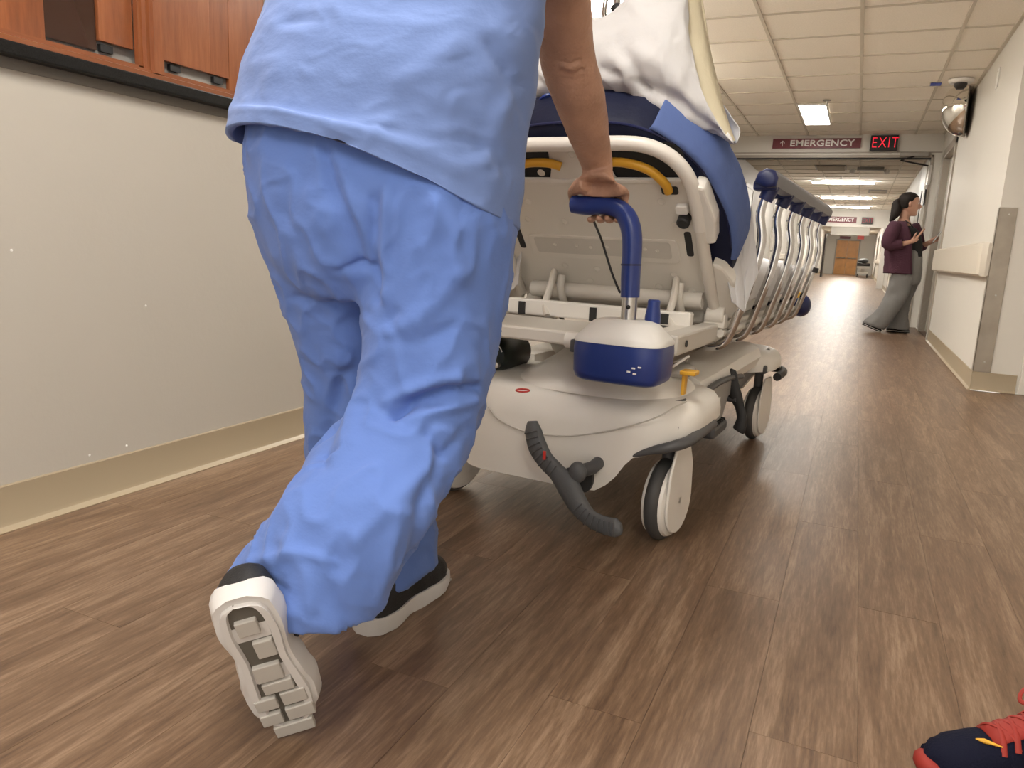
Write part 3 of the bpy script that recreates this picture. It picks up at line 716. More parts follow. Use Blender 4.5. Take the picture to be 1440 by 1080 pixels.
# ---- backrest: panel frame lies on plane H -> T
BH, BT = Vector((0, .45, .66)), Vector((0, 0, 1.14))
be = (BT-BH).normalized(); bn = Vector((0, -be.z, be.y))
def B(u, s, o=0): return BH+Vector((u, 0, 0))+be*s+bn*o
BM = Matrix(((1, 0, 0, BH.x), (0, be.y, bn.y, BH.y), (0, be.z, bn.z, BH.z), (0, 0, 0, 1)))   # (u, s, out) -> local
def rrect(u0, u1, s0, s1, r, n=5):
    out = []
    for cx, cy, a0 in ((u1-r, s1-r, 0), (u0+r, s1-r, 90), (u0+r, s0+r, 180), (u1-r, s0+r, 270)):
        for k in range(n+1):
            a = math.radians(a0+90*k/n); out.append((cx+r*math.cos(a), cy+r*math.sin(a)))
    return out
br = MB()
br.prism([(-.355, -.02), (.375, -.02), (.365, .20), (.345, .47), (.32, .525), (-.32, .525), (-.345, .47), (-.365, .20)], -.02, .0, BM)
bk = br.build('backrest_panel', M['shell2'], ST, smooth=False, bevel=.006)
# upper flange between the grab holes
MB().prism([(-.12, .50), (.115, .50), (.095, .565), (.085, .655), (-.085, .655), (-.095, .565)], -.02, .001, BM).build('top_flange', M['shell2'], bk, smooth=False, bevel=.006)
MB().prism(rrect(-.32, .32, .505, .64, .05), -.03, -.022, BM).build('recess', M['hole'], bk, smooth=False)
# horizontal seam, shallow tray, dimples
MB().prism([(-.31, .520), (.275, .520), (.275, .532), (-.31, .532)], -.004, .006, BM).build('seam_lip', M['shell'], bk, smooth=False, bevel=.002)
tray = MB(); tray.prism(rrect(-.26, .27, .20, .30, .02, 3), -.003, .004, BM); tray.build('tray_edge', M['shell2'], bk, smooth=False, bevel=.003)
MB().prism(rrect(-.235, .245, .222, .292, .01, 3), .001, .0052, BM).build('tray', M['shelldk'], bk, smooth=False)
dm0 = None
for u, s in [(-.21, .44), (.05, .46), (.24, .45), (-.235, .365), (-.10, .36), (.27, .36), (.12, .365), (-.15, .16), (-.03, .155), (.24, .15), (.1, .16), (-.18, .10), (-.07, .095), (.18, .09), (.29, .085), (.06, .095), (-.06, .60), (-.01, .62), (.04, .585), (-.13, .555),
             (-.16, .262), (-.08, .26), (-.03, .256), (.03, .262), (.09, .258), (.16, .26), (.20, .256)]:
    if dm0 is None:
        dm0 = MB().lathe([(.013, .0008), (.011, .0022), (.008, .0006), (.001, -.001)], 14).build('dimple', M['shell2'], bk)
        d = dm0
    else: d = dup(dm0, bk)
    k = .5 if .24 < s < .28 else 1
    d.matrix_basis = BM @ Matrix.Translation((u, s, .0052 if .24 < s < .28 else .001)) @ Matrix.Diagonal((k, k, 1, 1))
for u in (-.29, .305): MB().prism(rrect(u-.011, u+.011, .235, .335, .008, 3), -.001, .002, BM).build('slot', M['hole'], bk, smooth=False)
# lower tube beam and lugs
MB().tube([B(-.30, .055, .02), B(.33, .055, .02)], .028, 14).build('hinge_beam', M['shell2'], bk)
for u in (-.17, .26): MB().tube(cr([B(u, .12, .01), B(u, .09, .045), B(u+.005, .03, .06), B(u+.01, -.03, .055)], 5), .014, 10).build('beam_lug', M['shell2'], bk)
# frame tube arching over the top
pa = [(.352, .36), (.350, .46), (.335, .55), (.295, .615), (.235, .652), (.16, .664), (0, .664)]
arch = cr([B(a, b, .012) for a, b in pa]+[B(-a, b, .012) for a, b in pa[::-1][1:]], 5)
MB().tube(arch, .021, 14).build('frame_tube', M['shell'], bk)
for sg in (-1, 1):
    MB().tube(cr([B(sg*.352, .36, .012), B(sg*.355, .2, .012), B(sg*.362, .02, .012)], 5), .019, 12).build('frame_leg', M['shell2'], bk)
    MB().prism([(sg*.352, .30), (sg*.395, .31), (sg*.402, .40), (sg*.380, .515), (sg*.352, .525)], -.075, .022, BM).build('side_pad', M['shell'], bk, bevel=.008, smooth=False)
    MB().prism([(sg*.372, -.03), (sg*.445, -.03), (sg*.435, .14), (sg*.405, .20), (sg*.372, .215)], -.07, .012, BM).build('lower_pad', M['shell2'], bk, bevel=.008, smooth=False)
    # yellow release grip inside the arch
    ya = cr([B(sg*.05, .585, .012), B(sg*.09, .602, .016), B(sg*.16, .602, .018), B(sg*.225, .578, .018), B(sg*.265, .53, .016), B(sg*.272, .495, .012)], 5)
    MB().tube(ya, .0135, 12).build('release_grip', M['yellow'], bk)
    MB().prism(rrect(sg*.272-.025, sg*.272+.025, .478, .506, .006, 2), -.002, .003, BM).build('grip_slot', M['hole'], bk, smooth=False)
cl = B(.302, .418, .005)
MB().prism(rrect(.285, .322, .415, .445, .006, 2), 0, .018, BM).build('bracket', M['white'], bk, smooth=False, bevel=.002)
MB().lathe([(.020, 0), (.020, .03), (.016, .034)], 18, BM @ Matrix.Translation((.306, .392, 0))).build('black_knob', M['black'], bk)

# ---- push handles
def bx(u, v, z): return Vector((u, v, z))
bu = MB(); cen = (.279, -.20)
def sup(a, b, z, n=40, e=.45, c=cen): return [(c[0]+a*math.copysign(abs(math.cos(t))**e, math.cos(t)), c[1]+b*math.copysign(abs(math.sin(t))**e, math.sin(t)), z) for t in [2*math.pi*k/n for k in range(n)]]
bu.loft([sup(.106, .080, .497), sup(.116, .090, .504), sup(.121, .096, .52), sup(.123, .098, .58), sup(.121, .096, .600)])
hb = bu.build('handle_box', M['bluep'], ST, ang=50)
MB().loft([sup(.122, .098, .600), sup(.122, .098, .606), sup(.116, .092, .618, e=.55), sup(.102, .075, .636, e=.7), sup(.088, .06, .652, e=.8), sup(.066, .045, .660, e=.9)]).build('handle_box_lid', M['white'], hb, ang=50)
ph = cr([LV(806, 287, -.20), LV(826, 289, -.20), LV(850, 289, -.20), LV(870, 294, -.20), LV(882, 307, -.20), LV(888, 326, -.20), LV(889, 350, -.20), LV(887, 385, -.20), LV(886, 418, -.20)], 6)
pg = MB().tube(ph, [.024, .0255, .0235, .0245, .0265, .0265, .026, .0255, .025], 18).build('push_handle', M['bluep'], hb)
MB().tube([LV(806, 287, -.20)+Vector((-.003, 0, 0)), LV(807, 287, -.20)], .020, 16).build('end_cap', M['navyp'], hb)
MB().tube([LV(887.5, 371, -.20), LV(887.4, 373.5, -.20)], .0268, 18).build('grip_ring', M['navyp'], hb)
MB().tube([LV(886, 416, -.20), LV(884, 445, -.20), LV(883, 474, -.20)], [.0205, .0205, .0215], 16).build('handle_stem', M['steel'], hb)
q = LV(883.5, 432, -.221); MB().ball(q, .006, n=8, m=6).build('stem_button', M['hole'], hb)
MB().lathe([(.036, 0), (.036, .01), (.026, .02)], 20, Matrix.Translation(LV(883, 474, -.20)+Vector((0, 0, -.012)))).build('stem_collar', M['white'], hb)
q = LV(917, 457, -.17)
MB().lathe([(.021, -.01), (.021, .022), (.0165, .05), (.0165, .064), (.013, .067)], 18, Matrix.Translation(q)).build('blue_knob', M['bluep'], hb)
MB().lathe([(.048, -.055), (.046, -.03), (.030, -.006), (.022, -.002)], 20, Matrix.Translation(q)).build('knob_boss', M['white'], hb)
for dx, dz in ((.062, .0), (.078, .004), (.066, -.014), (.05, -.01)): MB().box(cen[0]+dx-.004, cen[0]+dx+.005, -.2995, -.2975, .545+dz, .549+dz).build('scuff', M['signwhite'], hb, smooth=False)
MB().box(.12, .19, -.20, -.08, .555, .59).build('handle_bracket', M['dkgrey'], hb, smooth=False, bevel=.004)
# the other handle, hidden by the nurse
lp = cr([(-.10, -.20, .954), (-.19, -.20, .954), (-.25, -.20, .945), (-.275, -.20, .90), (-.28, -.20, .80), (-.284, -.20, .724)], 6)
lh = MB().tube(lp, .025, 16).build('push_handle', M['bluep'], ST)
MB().tube([(-.284, -.20, .73), (-.286, -.20, .56)], .0205, 14).box(-.31, -.26, -.22, -.12, .55, .60).build('handle_stem', M['steel'], lh)
# black cord behind the handle
MB().tube(cr([LV(835, 311, -.17), LV(845, 335, -.05), LV(853, 360, -.03), LV(862, 388, -.03), LV(872, 412, -.03)], 6), .0035, 8).build('cord', M['black'], ST)

# ---- chrome side rails
prof = [LV(a, b, .445) for a, b in ((1081, 268), (1073, 285), (1069, 305), (1071, 339), (1060, 384), (1042, 431), (1024, 474), (1010, 486), (992, 485), (980, 477))]
rz = [(p.x, p.z) for p in prof]; rz[-1] = (.375, .575)
def side_rail(sg):
    vs = [.445, .762, 1.079, 1.387, 1.699, 2.03]
    base = MB().tube([(sg*.395, .40, .585), (sg*.395, 2.08, .585)], .014, 10).build('side_rail', M['shelldk'], ST)
    for i, v in enumerate(vs):
        pth = cr([(sg*u, v, z) for u, z in rz], 5)
        MB().tube(pth, .0148, 14).build('rail_post', M['chrome'], base)
        u0, z0 = rz[0]
        MB().tube([(sg*(u0-.008), v, z0-.03), (sg*(u0+.012), v-.0, z0+.018)], [.023, .025], 12).build('post_socket', M['navyp'], base)
        MB().box(sg*(u0-.045), sg*(u0+.03), v-.03, v+.03, z0-.002, z0+.028).build('socket_block', M['navyp'], base, smooth=False, bevel=.008)
    u0, z0 = rz[0]
    sec = [(u0-.04, z0+.022), (u0-.03, z0+.052), (u0-.005, z0+.066), (u0+.022, z0+.058), (u0+.034, z0+.035), (u0+.03, z0+.008), (u0, z0+.004)]
    rings = []
    for v, k in ((.395, .5), (.402, .85), (.42, 1), (2.09, 1), (2.11, .85), (2.118, .5)):
        rings.append([(sg*(u0+(a-u0)*k), v, z0+.033+(z-z0-.033)*k) for a, z in sec])
    MB().loft(rings).build('rail_top', M['railgrey'], base, ang=50)
    MB().loft([[(sg*(u0+(a-u0)*k), v, z0+.033+(z-z0-.033)*k) for a, z in sec] for v, k in ((.390, .55), (.393, .82), (.400, .96))]).build('rail_end', M['navyp'], base, ang=50)
    b = rz[5]; MB().tube([(sg*.486, 2.03, .80), (sg*.481, 2.03, .775)], .0175, 12).build('black_band', M['black'], base)
    MB().ball((sg*.43, 2.1, .60), .05, .05, .06).build('rail_latch', M['navyp'], base)
    MB().box(sg*.41, sg*.435, 2.03, 2.06, .64, .67).build('yellow_tab', M['yellow'], base, smooth=False, bevel=.004)
side_rail(1); side_rail(-1)

# ---- IV pole folded behind the pillow
ip = MB().tube(cr([LV(852, 40, .45), LV(850, 12, .45), LV(858, -12, .45), LV(880, -14, .45), LV(892, 4, .45), LV(893, 40, .45)], 6), .009, 10).build('iv_pole', M['chrome'], ST)
MB().tube([LV(868, 60, .45), LV(868, -30, .45)], .012, 10).build('pole_rod', M['chrome'], ip)
MB().ball(LV(868, 12, .44), .024, .02, .018).build('pole_clamp', M['black'], ip)
MB().tube([LV(868, 60, .45), Vector((LV(868, 60, .45).x, .45, .9)), Vector((.1, .62, .62))], .012, 10).build('pole_rod', M['chrome'], ip)

# ================================================================== mattress and linen (things of their own, resting on the stretcher)
def wbuild(mb, name, m, **k):
    mb.v = [SM @ p for p in mb.v]; return mb.build(name, m, **k)
outline = [(-.40, -.02), (.40, -.02), (.425, .10), (.435, .25), (.43, .36), (.405, .47), (.355, .57), (.28, .65), (.18, .70), (.06, .715)]
full = outline+[(-a, b) for a, b in outline[::-1][:-2]]
def ringo(o, k, ks=1): return [B(u*k, .3+(s-.3)*ks, o) for u, s in full]
T_ = [(-.024, .93, .95), (-.028, .985, .985), (-.05, 1.0, 1.0), (-.10, 1.01, 1.01), (-.15, 1.015, 1.01), (-.18, 1.0, 1.0), (-.195, .97, .98), (-.20, .86, .90)]
mt = thing('mattress', 'thick dark navy stretcher mattress behind the white backrest panel', 'mattress', SM @ Vector((0, .5, .67)), math.radians(-3.6))
mb = MB().loft([ringo(*t) for t in T_]); mb.v = [SM @ p for p in mb.v]
mo = mb.build('backrest_pad', M['matt'], mt, world=True, ang=60)
mb = MB().box(-.36, .36, .55, 2.05, .668, .80); mb.v = [SM @ p for p in mb.v]; mb.build('seat_pad', M['matt'], mt, world=True, bevel=.04, smooth=False, seg=4)
# piping along the pad edge
mb = MB().tube([B(u*.985, .3+(s-.3)*.985, -.027) for u, s in cr([Vector((a, b, 0)) for a, b in full[3:17]], 3) for u, s in ((u, s),)] if False else [B(p.x*.987, .3+(p.y-.3)*.987, -.028) for p in cr([Vector((a, b, 0)) for a, b in full[3:16]], 4)], .004, 6)
mb.v = [SM @ p for p in mb.v]; mb.build('piping', M['navyp'], mt, world=True)

# blue sheet over the right-hand side of the pad
rowsS = []
ol = cr([Vector((a, b, 0)) for a, b in ((.24, .69), (.29, .655), (.365, .575), (.412, .475), (.438, .37), (.444, .27), (.436, .205))], 6)
for i, p in enumerate(ol):
    t = i/(len(ol)-1); row = []
    for o, k in ((-.0225, .953), (-.0215, .970), (-.0235, .99), (-.035, 1.004), (-.06, 1.006), (-.10, 1.012), (-.14, 1.02), (-.175, 1.015), (-.20, .99), (-.21, .95), (-.21, .80)):
        wv = .003*noise.noise(Vector((t*9, o*20, 3.1))); row.append(B(p.x*(k+.012)+wv, .3+(p.y-.3)*(1+(k-1)*.6+.015)+wv, o))
    rowsS.append(row)
bs = wbuild(MB().grid(rowsS), 'bed_sheet', M['bluesheet'], solid=.004, sub=1, ang=0)
tag(bs, 'light blue sheet wrapped over the right side of the navy mattress', 'sheet')

# white sheet hanging below it on the right, and on the left
def hang(px_top, px_bot, v0, v1, name, label, amp=.006, n=40, m=14):
    rows = []
    for j in range(m+1):
        t = j/m; row = []
        for i in range(n+1):
            s_ = i/n
            a = interp([0, .5, 1], [px_top[0][0], px_top[1][0], px_top[2][0]], s_), interp([0, .5, 1], [px_top[0][1], px_top[1][1], px_top[2][1]], s_)
            b = interp([0, .5, 1], [px_bot[0][0], px_bot[1][0], px_bot[2][0]], s_), interp([0, .5, 1], [px_bot[0][1], px_bot[1][1], px_bot[2][1]], s_)
            v = lerp(v0, v1, s_); p = LV(lerp(a[0], b[0], t), lerp(a[1], b[1], t), v)
            f = amp*(.25+t)*(math.sin(s_*13+2*t)+.4*math.sin(s_*23+1+3*t))*.6+.008*noise.noise(Vector((s_*8, t*6, 1)))
            row.append(p+Vector((f*.5, f, 0)))
        rows.append(row)
    o = wbuild(MB().grid(rows), name, M['linen'], solid=.004, sub=1, ang=0)
    return tag(o, label, 'sheet')
hang([(1008, 326), (1038, 332), (1058, 294)], [(1031, 425), (1047, 440), (1065, 386)], .345, .43, 'hanging_sheet', 'white sheet hanging in folds below the blue sheet beside the chrome rail')
hang([(735, 330), (712, 340), (690, 345)], [(728, 402), (712, 418), (698, 398)], .30, .55, 'hanging_sheet', 'white sheet corner hanging on the left of the backrest beside the nurse')
# sheet over the seat part, seen between the rail posts
rows = []
for j in range(25):
    v = lerp(.50, 2.07, j/24); row = []
    for i in range(31):
        t = i/30; u = lerp(-.44, .44, t); a = max(0, abs(u)-.37)
        z = .822-a*2.2+(.01*noise.noise(Vector((u*9, v*7, 0))))+(.045*math.exp(-((u-.1)/.13)**2)+.045*math.exp(-((u+.1)/.13)**2))*interp([.5, .9, 1.9, 2.07], [0, 1, .8, .6], v)
        row.append((math.copysign(min(abs(u), .385+.012*math.sin(v*23)), u), v, z))
    rows.append(row)
tag(wbuild(MB().grid(rows), 'cover_sheet', M['linen'], solid=.004, sub=1, ang=0), 'white cover sheet spread flat over the foot half of the stretcher, behind the rail posts', 'sheet')

# ---- pillow in its case
pw = thing('pillow', 'large white pillow in a crumpled case leaning on the top of the mattress', 'pillow', SM @ Vector((.1, .15, 1.25)), math.radians(-3.6))
cols = [(736, 96, 146, .006), (744, 82, 145, .03), (765, 66, 135, .055), (795, 48, 133, .075), (830, 30, 130, .09), (868, 16, 133, .10), (905, -18, 145, .105), (940, -50, 164, .10), (962, -70, 172, .085)]
VP = .16
def pring(x, yt, yb, b, vv=VP, xb=None, n=72, e=.75, bow=0):
    a, c = LV(x, yt, vv+.03), LV(xb if xb else x, yb, vv-.03); ce = (a+c)/2; h = (c-a)/2; d = Vector((0, 1, .1)).normalized(); r = []
    for k in range(n):
        t = 2*math.pi*k/n; cc, ss = math.cos(t), math.sin(t)
        hh = math.copysign(abs(cc)**e, cc); r.append(ce+h*hh+d*b*math.copysign(abs(ss)**1.0, ss)-Vector((bow*(1-hh*hh)*(1+.5*hh), 0, 0)))
    return r
rings = [pring(*c) for c in cols]
# case mouth on the right: slanting open edge
rings.append(pring(966, -78, 190, .060, xb=1000, bow=.018)); rings.append(pring(969, -78, 207, .05, xb=1034, bow=.048))
fine = []
for i in range(len(rings[0])): pass
def refine(rings, k=4):
    n = len(rings[0]); cols_ = [cr([r[j] for r in rings], k) for j in range(n)]
    return [[c[i] for c in cols_] for i in range(len(cols_[0]))]
rr = refine(rings, 7)
for i, r in enumerate(rr):
    for j, p in enumerate(r):
        f = .014*noise.noise(p*8)+.012*(1-abs(noise.noise(Vector((p.x*7+p.z*5, p.z*3, p.y*5)))))**7
        r[j] = p+Vector((0, -f*1.2, f*.4))
mb = MB().loft(rr, (True, False)); mb.v = [SM @ p for p in mb.v]
pcase = mb.build('pillowcase', M['linen'], pw, world=True, ang=0, solid=.003)
inner = refine([pring(950, -60, 160, .05, vv=VP), pring(970, -66, 188, .045, vv=VP+.02, xb=1012, bow=.03), pring(979, -50, 198, .030, vv=VP+.05, xb=1032, bow=.02), pring(985, 0, 196, .008, vv=VP+.06, xb=1033, bow=.012)], 3)
mb = MB().loft(inner); mb.v = [SM @ p for p in mb.v]; mb.build('pillow_end', M['cream'], pw, world=True, ang=0)
# back flap of the case
rows = []
for t in range(25):
    q = t/24; y = lerp(-78, 204, q)
    x1 = interp([-78, 0, 42, 92, 139, 167, 183, 204], [978, 984, 990, 1003, 1013, 1031, 1044, 1037], y)
    rows.append([LV(lerp(x1-22, x1, k/6), y+2*math.sin(k), VP+.10-.03*(k/6)**2+.010*math.sin(q*14+k*.7)) for k in range(7)])
mb = MB().grid(rows); mb.v = [SM @ p for p in mb.v]; mb.build('case_flap', M['linen'], pw, world=True, ang=0, solid=.003, sub=1)
# pillow tab of blue on its left
q = LV(768, 136, .09); mb = MB().tube(cr([q+Vector((-.025, 0, -.012)), q, q+Vector((.02, .02, .0)), q+Vector((.05, .05, -.01))], 4), [.004, .016, .02, .006], 10, flat=.5); mb.v = [SM @ p for p in mb.v]
tag(mb.build('folded_cloth', M['bluep']), 'bit of bright blue cloth tucked under the left of the pillow', 'cloth')

# ---- oxygen bottle slung under the head plate
ox = thing('oxygen_bottle', 'dark oxygen bottle with red valve slung under the stretcher beside the nurse', 'bottle', SM @ Vector((-.20, .2, .49)), math.radians(-3.6))
q = LV(690, 500, -.02)
OM = SM @ Matrix.Translation(q) @ Matrix.Rotation(-math.pi/2, 4, 'X')
MB().lathe([(.001, -.012), (.030, -.010), (.050, .0), (.058, .02), (.060, .06), (.060, .17), (.045, .20), (.02, .21), (.002, .21)], 28, OM).build('cylinder', M['o2'], ox, world=True)
MB().lathe([(.001, -.03), (.011, -.028), (.013, -.012), (.013, .0)], 14, OM).build('red_valve', M['red'], ox, world=True)
MB().lathe([(.001, -.022), (.010, -.02), (.010, -.004)], 12, OM @ Matrix.Translation((.03, .026, 0))).build('gauge', M['steel'], ox, world=True)
mb = MB()
for k in range(9):
    a0, a1 = [math.radians(-75+k*6+d) for d in (0, 6)]
    mb.add([OM @ Vector((r*math.cos(a), r*math.sin(a), -.003)) for a, r in ((a0, .042), (a1, .042), (a1, .047), (a0, .047))], [(0, 1, 2, 3)])
mb.build('label_ring', M['signwhite'], ox, world=True, smooth=False)
# tray of tubing on the right under the frame
tb = thing('fluid_bag', 'clear grey fluid bag with tubing lying on the base under the right frame rail', 'bag', SM @ Vector((.38, .10, .46)), math.radians(-3.6))
M['bag'] = mat('bag_plastic', (.45, .43, .40), .2)
mb = MB().ball((.335, .16, .485), .05, .09, .022); mb.v = [SM @ p for p in mb.v]; mb.build('bag', M['bag'], tb, world=True)
mb = MB().tube(cr([(.33, .08, .50), (.36, .02, .52), (.38, .06, .54), (.36, .16, .53), (.33, .25, .50)], 5), .004, 6); mb.v = [SM @ p for p in mb.v]; mb.build('tubing', M['signwhite'], tb, world=True)

# ================================================================== people
def px_ring(L, R, Y, b, n=48, D=None, e=.9, axis=None, YR=None, ph=0):
    """a body section: left and right outline points, its distance Y, its half-depth b"""
    a, c = W(*L, Y), W(*R, YR if YR else Y); ce = (a+c)/2; h = (c-a)/2
    d = Vector(D).normalized() if D else Vector((0, 1, 0))
    d = (d-h.normalized()*d.dot(h.normalized())).normalized()
    return [ce+h*math.copysign(abs(math.cos(t))**e, math.cos(t))+d*b*math.copysign(abs(math.sin(t))**e, math.sin(t)) for t in [2*math.pi*k/n for k in range(n)]]
def ell(c, ax, ay, n=48, X=Vector((1, 0, 0)), Yv=Vector((0, 1, 0)), e=.95):
    c = Vector(c); return [c+X*ax*math.copysign(abs(math.cos(t))**e, math.cos(t))+Yv*ay*math.copysign(abs(math.sin(t))**e, math.sin(t)) for t in [2*math.pi*k/n for k in range(n)]]

def seg_dist(x, y, pts):
    best = 1e9
    for (x0, y0), (x1, y1) in zip(pts[:-1], pts[1:]):
        dx, dy = x1-x0, y1-y0; t = max(0, min(1, ((x-x0)*dx+(y-y0)*dy)/(dx*dx+dy*dy+1e-9)))
        best = min(best, math.hypot(x-x0-t*dx, y-y0-t*dy))
    return best
def crease(o, folds, noise_amp=.004, freq=(7, 7, 4), seed=0.0, ridge=.0035):
    """press folds and ridges into a cloth mesh along its surface normals"""
    me = o.data; org = mw(o)
    nv = [v.normal.copy() for v in me.vertices]
    for v, nn in zip(me.vertices, nv):
        p = org @ v.co; d = 0
        q = Vector((p.x*freq[0]+seed, p.y*freq[1], p.z*freq[2]))
        d += noise_amp*noise.noise(q)*1.4
        d += ridge*((1-abs(noise.noise(q*1.9+Vector((5, 1, 2)))))**5-.25)
        if nn.dot((CAM-p).normalized()) > -.1:
            x, y = proj(p)
            for pts, wd, am in folds:
                s_ = seg_dist(x, y, pts)
                if s_ < wd*3: d += am*math.exp(-(s_/wd)**2)
        v.co = v.co+nn*d
    me.update()

# ---------------- shoes
def shoe(parent, Lh, T, up, lay, style, L=.29, name='shoe', hs=1.0):
    """Lh heel point, T toe point (on the sole), up = sole-to-ankle direction"""
    f = (Vector(T)-Vector(Lh)).normalized(); u_ = Vector(up); u_ = (u_-f*u_.dot(f)).normalized(); y_ = u_.cross(f)
    Mx = Matrix(((f.x, y_.x, u_.x, Lh[0]), (f.y, y_.y, u_.y, Lh[1]), (f.z, y_.z, u_.z, Lh[2]), (0, 0, 0, 1)))
    k = L/.29*(1.16 if style == 'run' else 1)
    tx = [0, .02, .08, .2, .42, .6, .72, .84, .93, .98, 1.0]; wx = [.012, .026, .036, .040, .035, .041, .046, .044, .034, .021, .008]
    hx = [.050, .070, .085, .090, .082, .064, .052, .045, .036, .028, .018]
    def wd(t): return interp(tx, wx, t)*k
    up_, so = MB(), MB()
    ts = [i/30 for i in range(31)]
    rings = []
    for t in ts:
        w_, h, z0 = wd(t)*.94, interp(tx, hx, t)*k*hs, .026*k
        if style == 'flat': h *= .6
        rings.append([(t*L+(.0), w_*math.copysign(abs(math.cos(a))**.8, math.cos(a)), z0+h*(max(0, math.sin(a))**.75)-(.004*k if math.sin(a) < -.01 else 0)) for a in [2*math.pi*j/24 for j in range(24)]])
    for r in rings: pass
    uo = up_.loft(rings, M=Mx).build('shoe' if name is None else name, {'run': M['shoeblack'], 'navy': M['shoenavy'], 'flat': M['blk']}[style], parent, world=parent is not None, ang=70)
    rings = []
    for t in ts:
        w_ = wd(t)*1.06; sp = .012*k*max(0, (t-.7)/.3)**2; h = (.034 if style != 'flat' else .012)*k*(1 if .03 < t < .97 else .8)
        z0 = sp+.002*math.sin(t*20)*(style == 'run')
        rings.append([(t*L*1.03-.005*k, y*w_, z) for y, z in ((-1, h), (-1.04, h*.6), (-.9, z0), (.9, z0), (1.04, h*.6), (1, h), (.8, h*.95), (-.8, h*.95))])
    s = so.loft(rings, M=Mx).build('sole', {'run': M['sole'], 'navy': M['shoenavy'], 'flat': M['blk']}[style], uo, world=True, ang=50)
    if style == 'flat': return uo, Mx
    if style == 'run':
        # tread: rim, hollow and lugs under the sole
        rim = MB(); N_ = 40; path = []
        for i in range(N_):
            a = i/N_*2
            t = (a if a < 1 else 2-a); sg = 1 if a < 1 else -1
            t = .5-.5*math.cos(math.pi*t); path.append((t*L*.97+.006, sg*wd(t)*.74))
        rings = [[(x, y*q, z) for x, y in path] for q, z in ((1.12, .004), (1.08, -.006), (.78, -.007), (.66, .003))]
        rim.loft(rings, (False, False), M=Mx).build('tread_rim', M['sole'], s, world=True)
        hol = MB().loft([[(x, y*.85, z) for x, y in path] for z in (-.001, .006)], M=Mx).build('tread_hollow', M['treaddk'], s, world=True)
        for x0, x1, y0, y1 in ((.07, .10, -.020, .004), (.115, .145, -.016, .018), (.15, .17, -.022, .016), (.175, .20, -.032, .0), (.178, .20, .006, .034), (.208, .232, -.034, .002), (.21, .232, .008, .036), (.24, .262, -.026, .026), (.03, .055, -.012, .014)):
            MB().box(x0*k, x1*k, y0*k, y1*k, -.009, .006, M=Mx).build('tread_lug', M['tread'], s, world=True, smooth=False, bevel=.002)
    return uo, Mx

def head_parts(mb, c, fwd, s=1.0, jaw=1.0):
    c = Vector(c); fx = Vector((fwd[0], fwd[1], fwd[2] if len(fwd) > 2 else 0)).normalized(); ly = Vector((0, 0, 1)).cross(fx).normalized(); uz = fx.cross(ly)
    H = lambda x, y, z: c+(fx*x+ly*y+uz*z)*s
    R = [(-.125, .045, .022, .025), (-.115, .042, .040, .038), (-.09, .028, .060, .052), (-.06, .014, .078, .062), (-.02, .004, .092, .070), (.02, 0, .098, .075), (.06, -.004, .097, .077), (.09, -.008, .084, .068), (.11, -.012, .055, .046), (.118, -.012, .022, .02)]
    mb.loft([[H(xc+rx*math.cos(a), ry*math.sin(a), z) for a in [2*math.pi*k/20 for k in range(20)]] for z, xc, rx, ry in R])
    mb.tube([H(.090, 0, .03), H(.104, 0, 0), H(.118, 0, -.022), H(.108, 0, -.034), H(.085, 0, -.036)], [.008, .010, .015, .014, .008], 10)
    mb.tube([H(.080, -.03, .042), H(.094, 0, .040), H(.080, .03, .042)], .008, 8)
    for z in (-.056, -.068): mb.tube([H(.070, -.024, z), H(.089, 0, z+.001), H(.070, .024, z)], [.004, .0075, .004], 8)
    mb.ball(H(.07, 0, -.104), .022*s)
    for sg in (-1, 1): mb.tube([H(-.005, sg*.078, -.032), H(-.012, sg*.083, -.005), H(-.010, sg*.084, .018)], [.010*s, .017*s, .012*s], 10)
    return H
def head_details(parent, H, s, hairstyle, hm):
    for sg in (-1, 1):
        e = MB().ball(H(.078, sg*.032, .012), .0135*s, n=10, m=8).build('eye', M['signwhite'], parent, world=True)
        MB().ball(H(.0885, sg*.032, .012), .0055*s, n=8, m=6).build('iris', M['eye'], e, world=True)
    hb = MB(); rings = []
    for z, xc, rx, ry in [(-.05, -.055, .055, .066), (-.02, -.045, .065, .076), (.02, -.034, .078, .082), (.05, -.022, .094, .085), (.08, -.014, .096, .078), (.105, -.014, .074, .058), (.122, -.014, .04, .032), (.128, -.014, .01, .01)]:
        rings.append([H(xc+rx*math.cos(a)*(1+.02*math.sin(9*a)), ry*math.sin(a)*(1+.02*math.cos(11*a)), z) for a in [2*math.pi*k/28 for k in range(28)]])
    h = hb.loft(rings).build('hair', hm, parent, world=True)
    if hairstyle == 'tail':
        MB().tube(cr([H(-.080, 0, .03), H(-.125, 0, .0), H(-.125, -.02, -.06), H(-.135, -.04, -.12), H(-.175, -.06, -.20)], 4), [.028*s, .046*s, .054*s, .050*s, .012*s], 12).build('ponytail', hm, h, world=True)
    return h

# ================================================================== the nurse
NU = thing('person', 'person in light blue scrubs seen from behind, striding and pushing the stretcher handle', 'person', (-.8, 1.2, 0))
# -- body: torso, head, both arms with hands, legs, one remeshed skin
bd = MB()
PB = lambda u, phi, R, c=(-.20, .954): Vector((u, c[0]-R*math.cos(math.radians(phi)), c[1]+R*math.sin(math.radians(phi))))
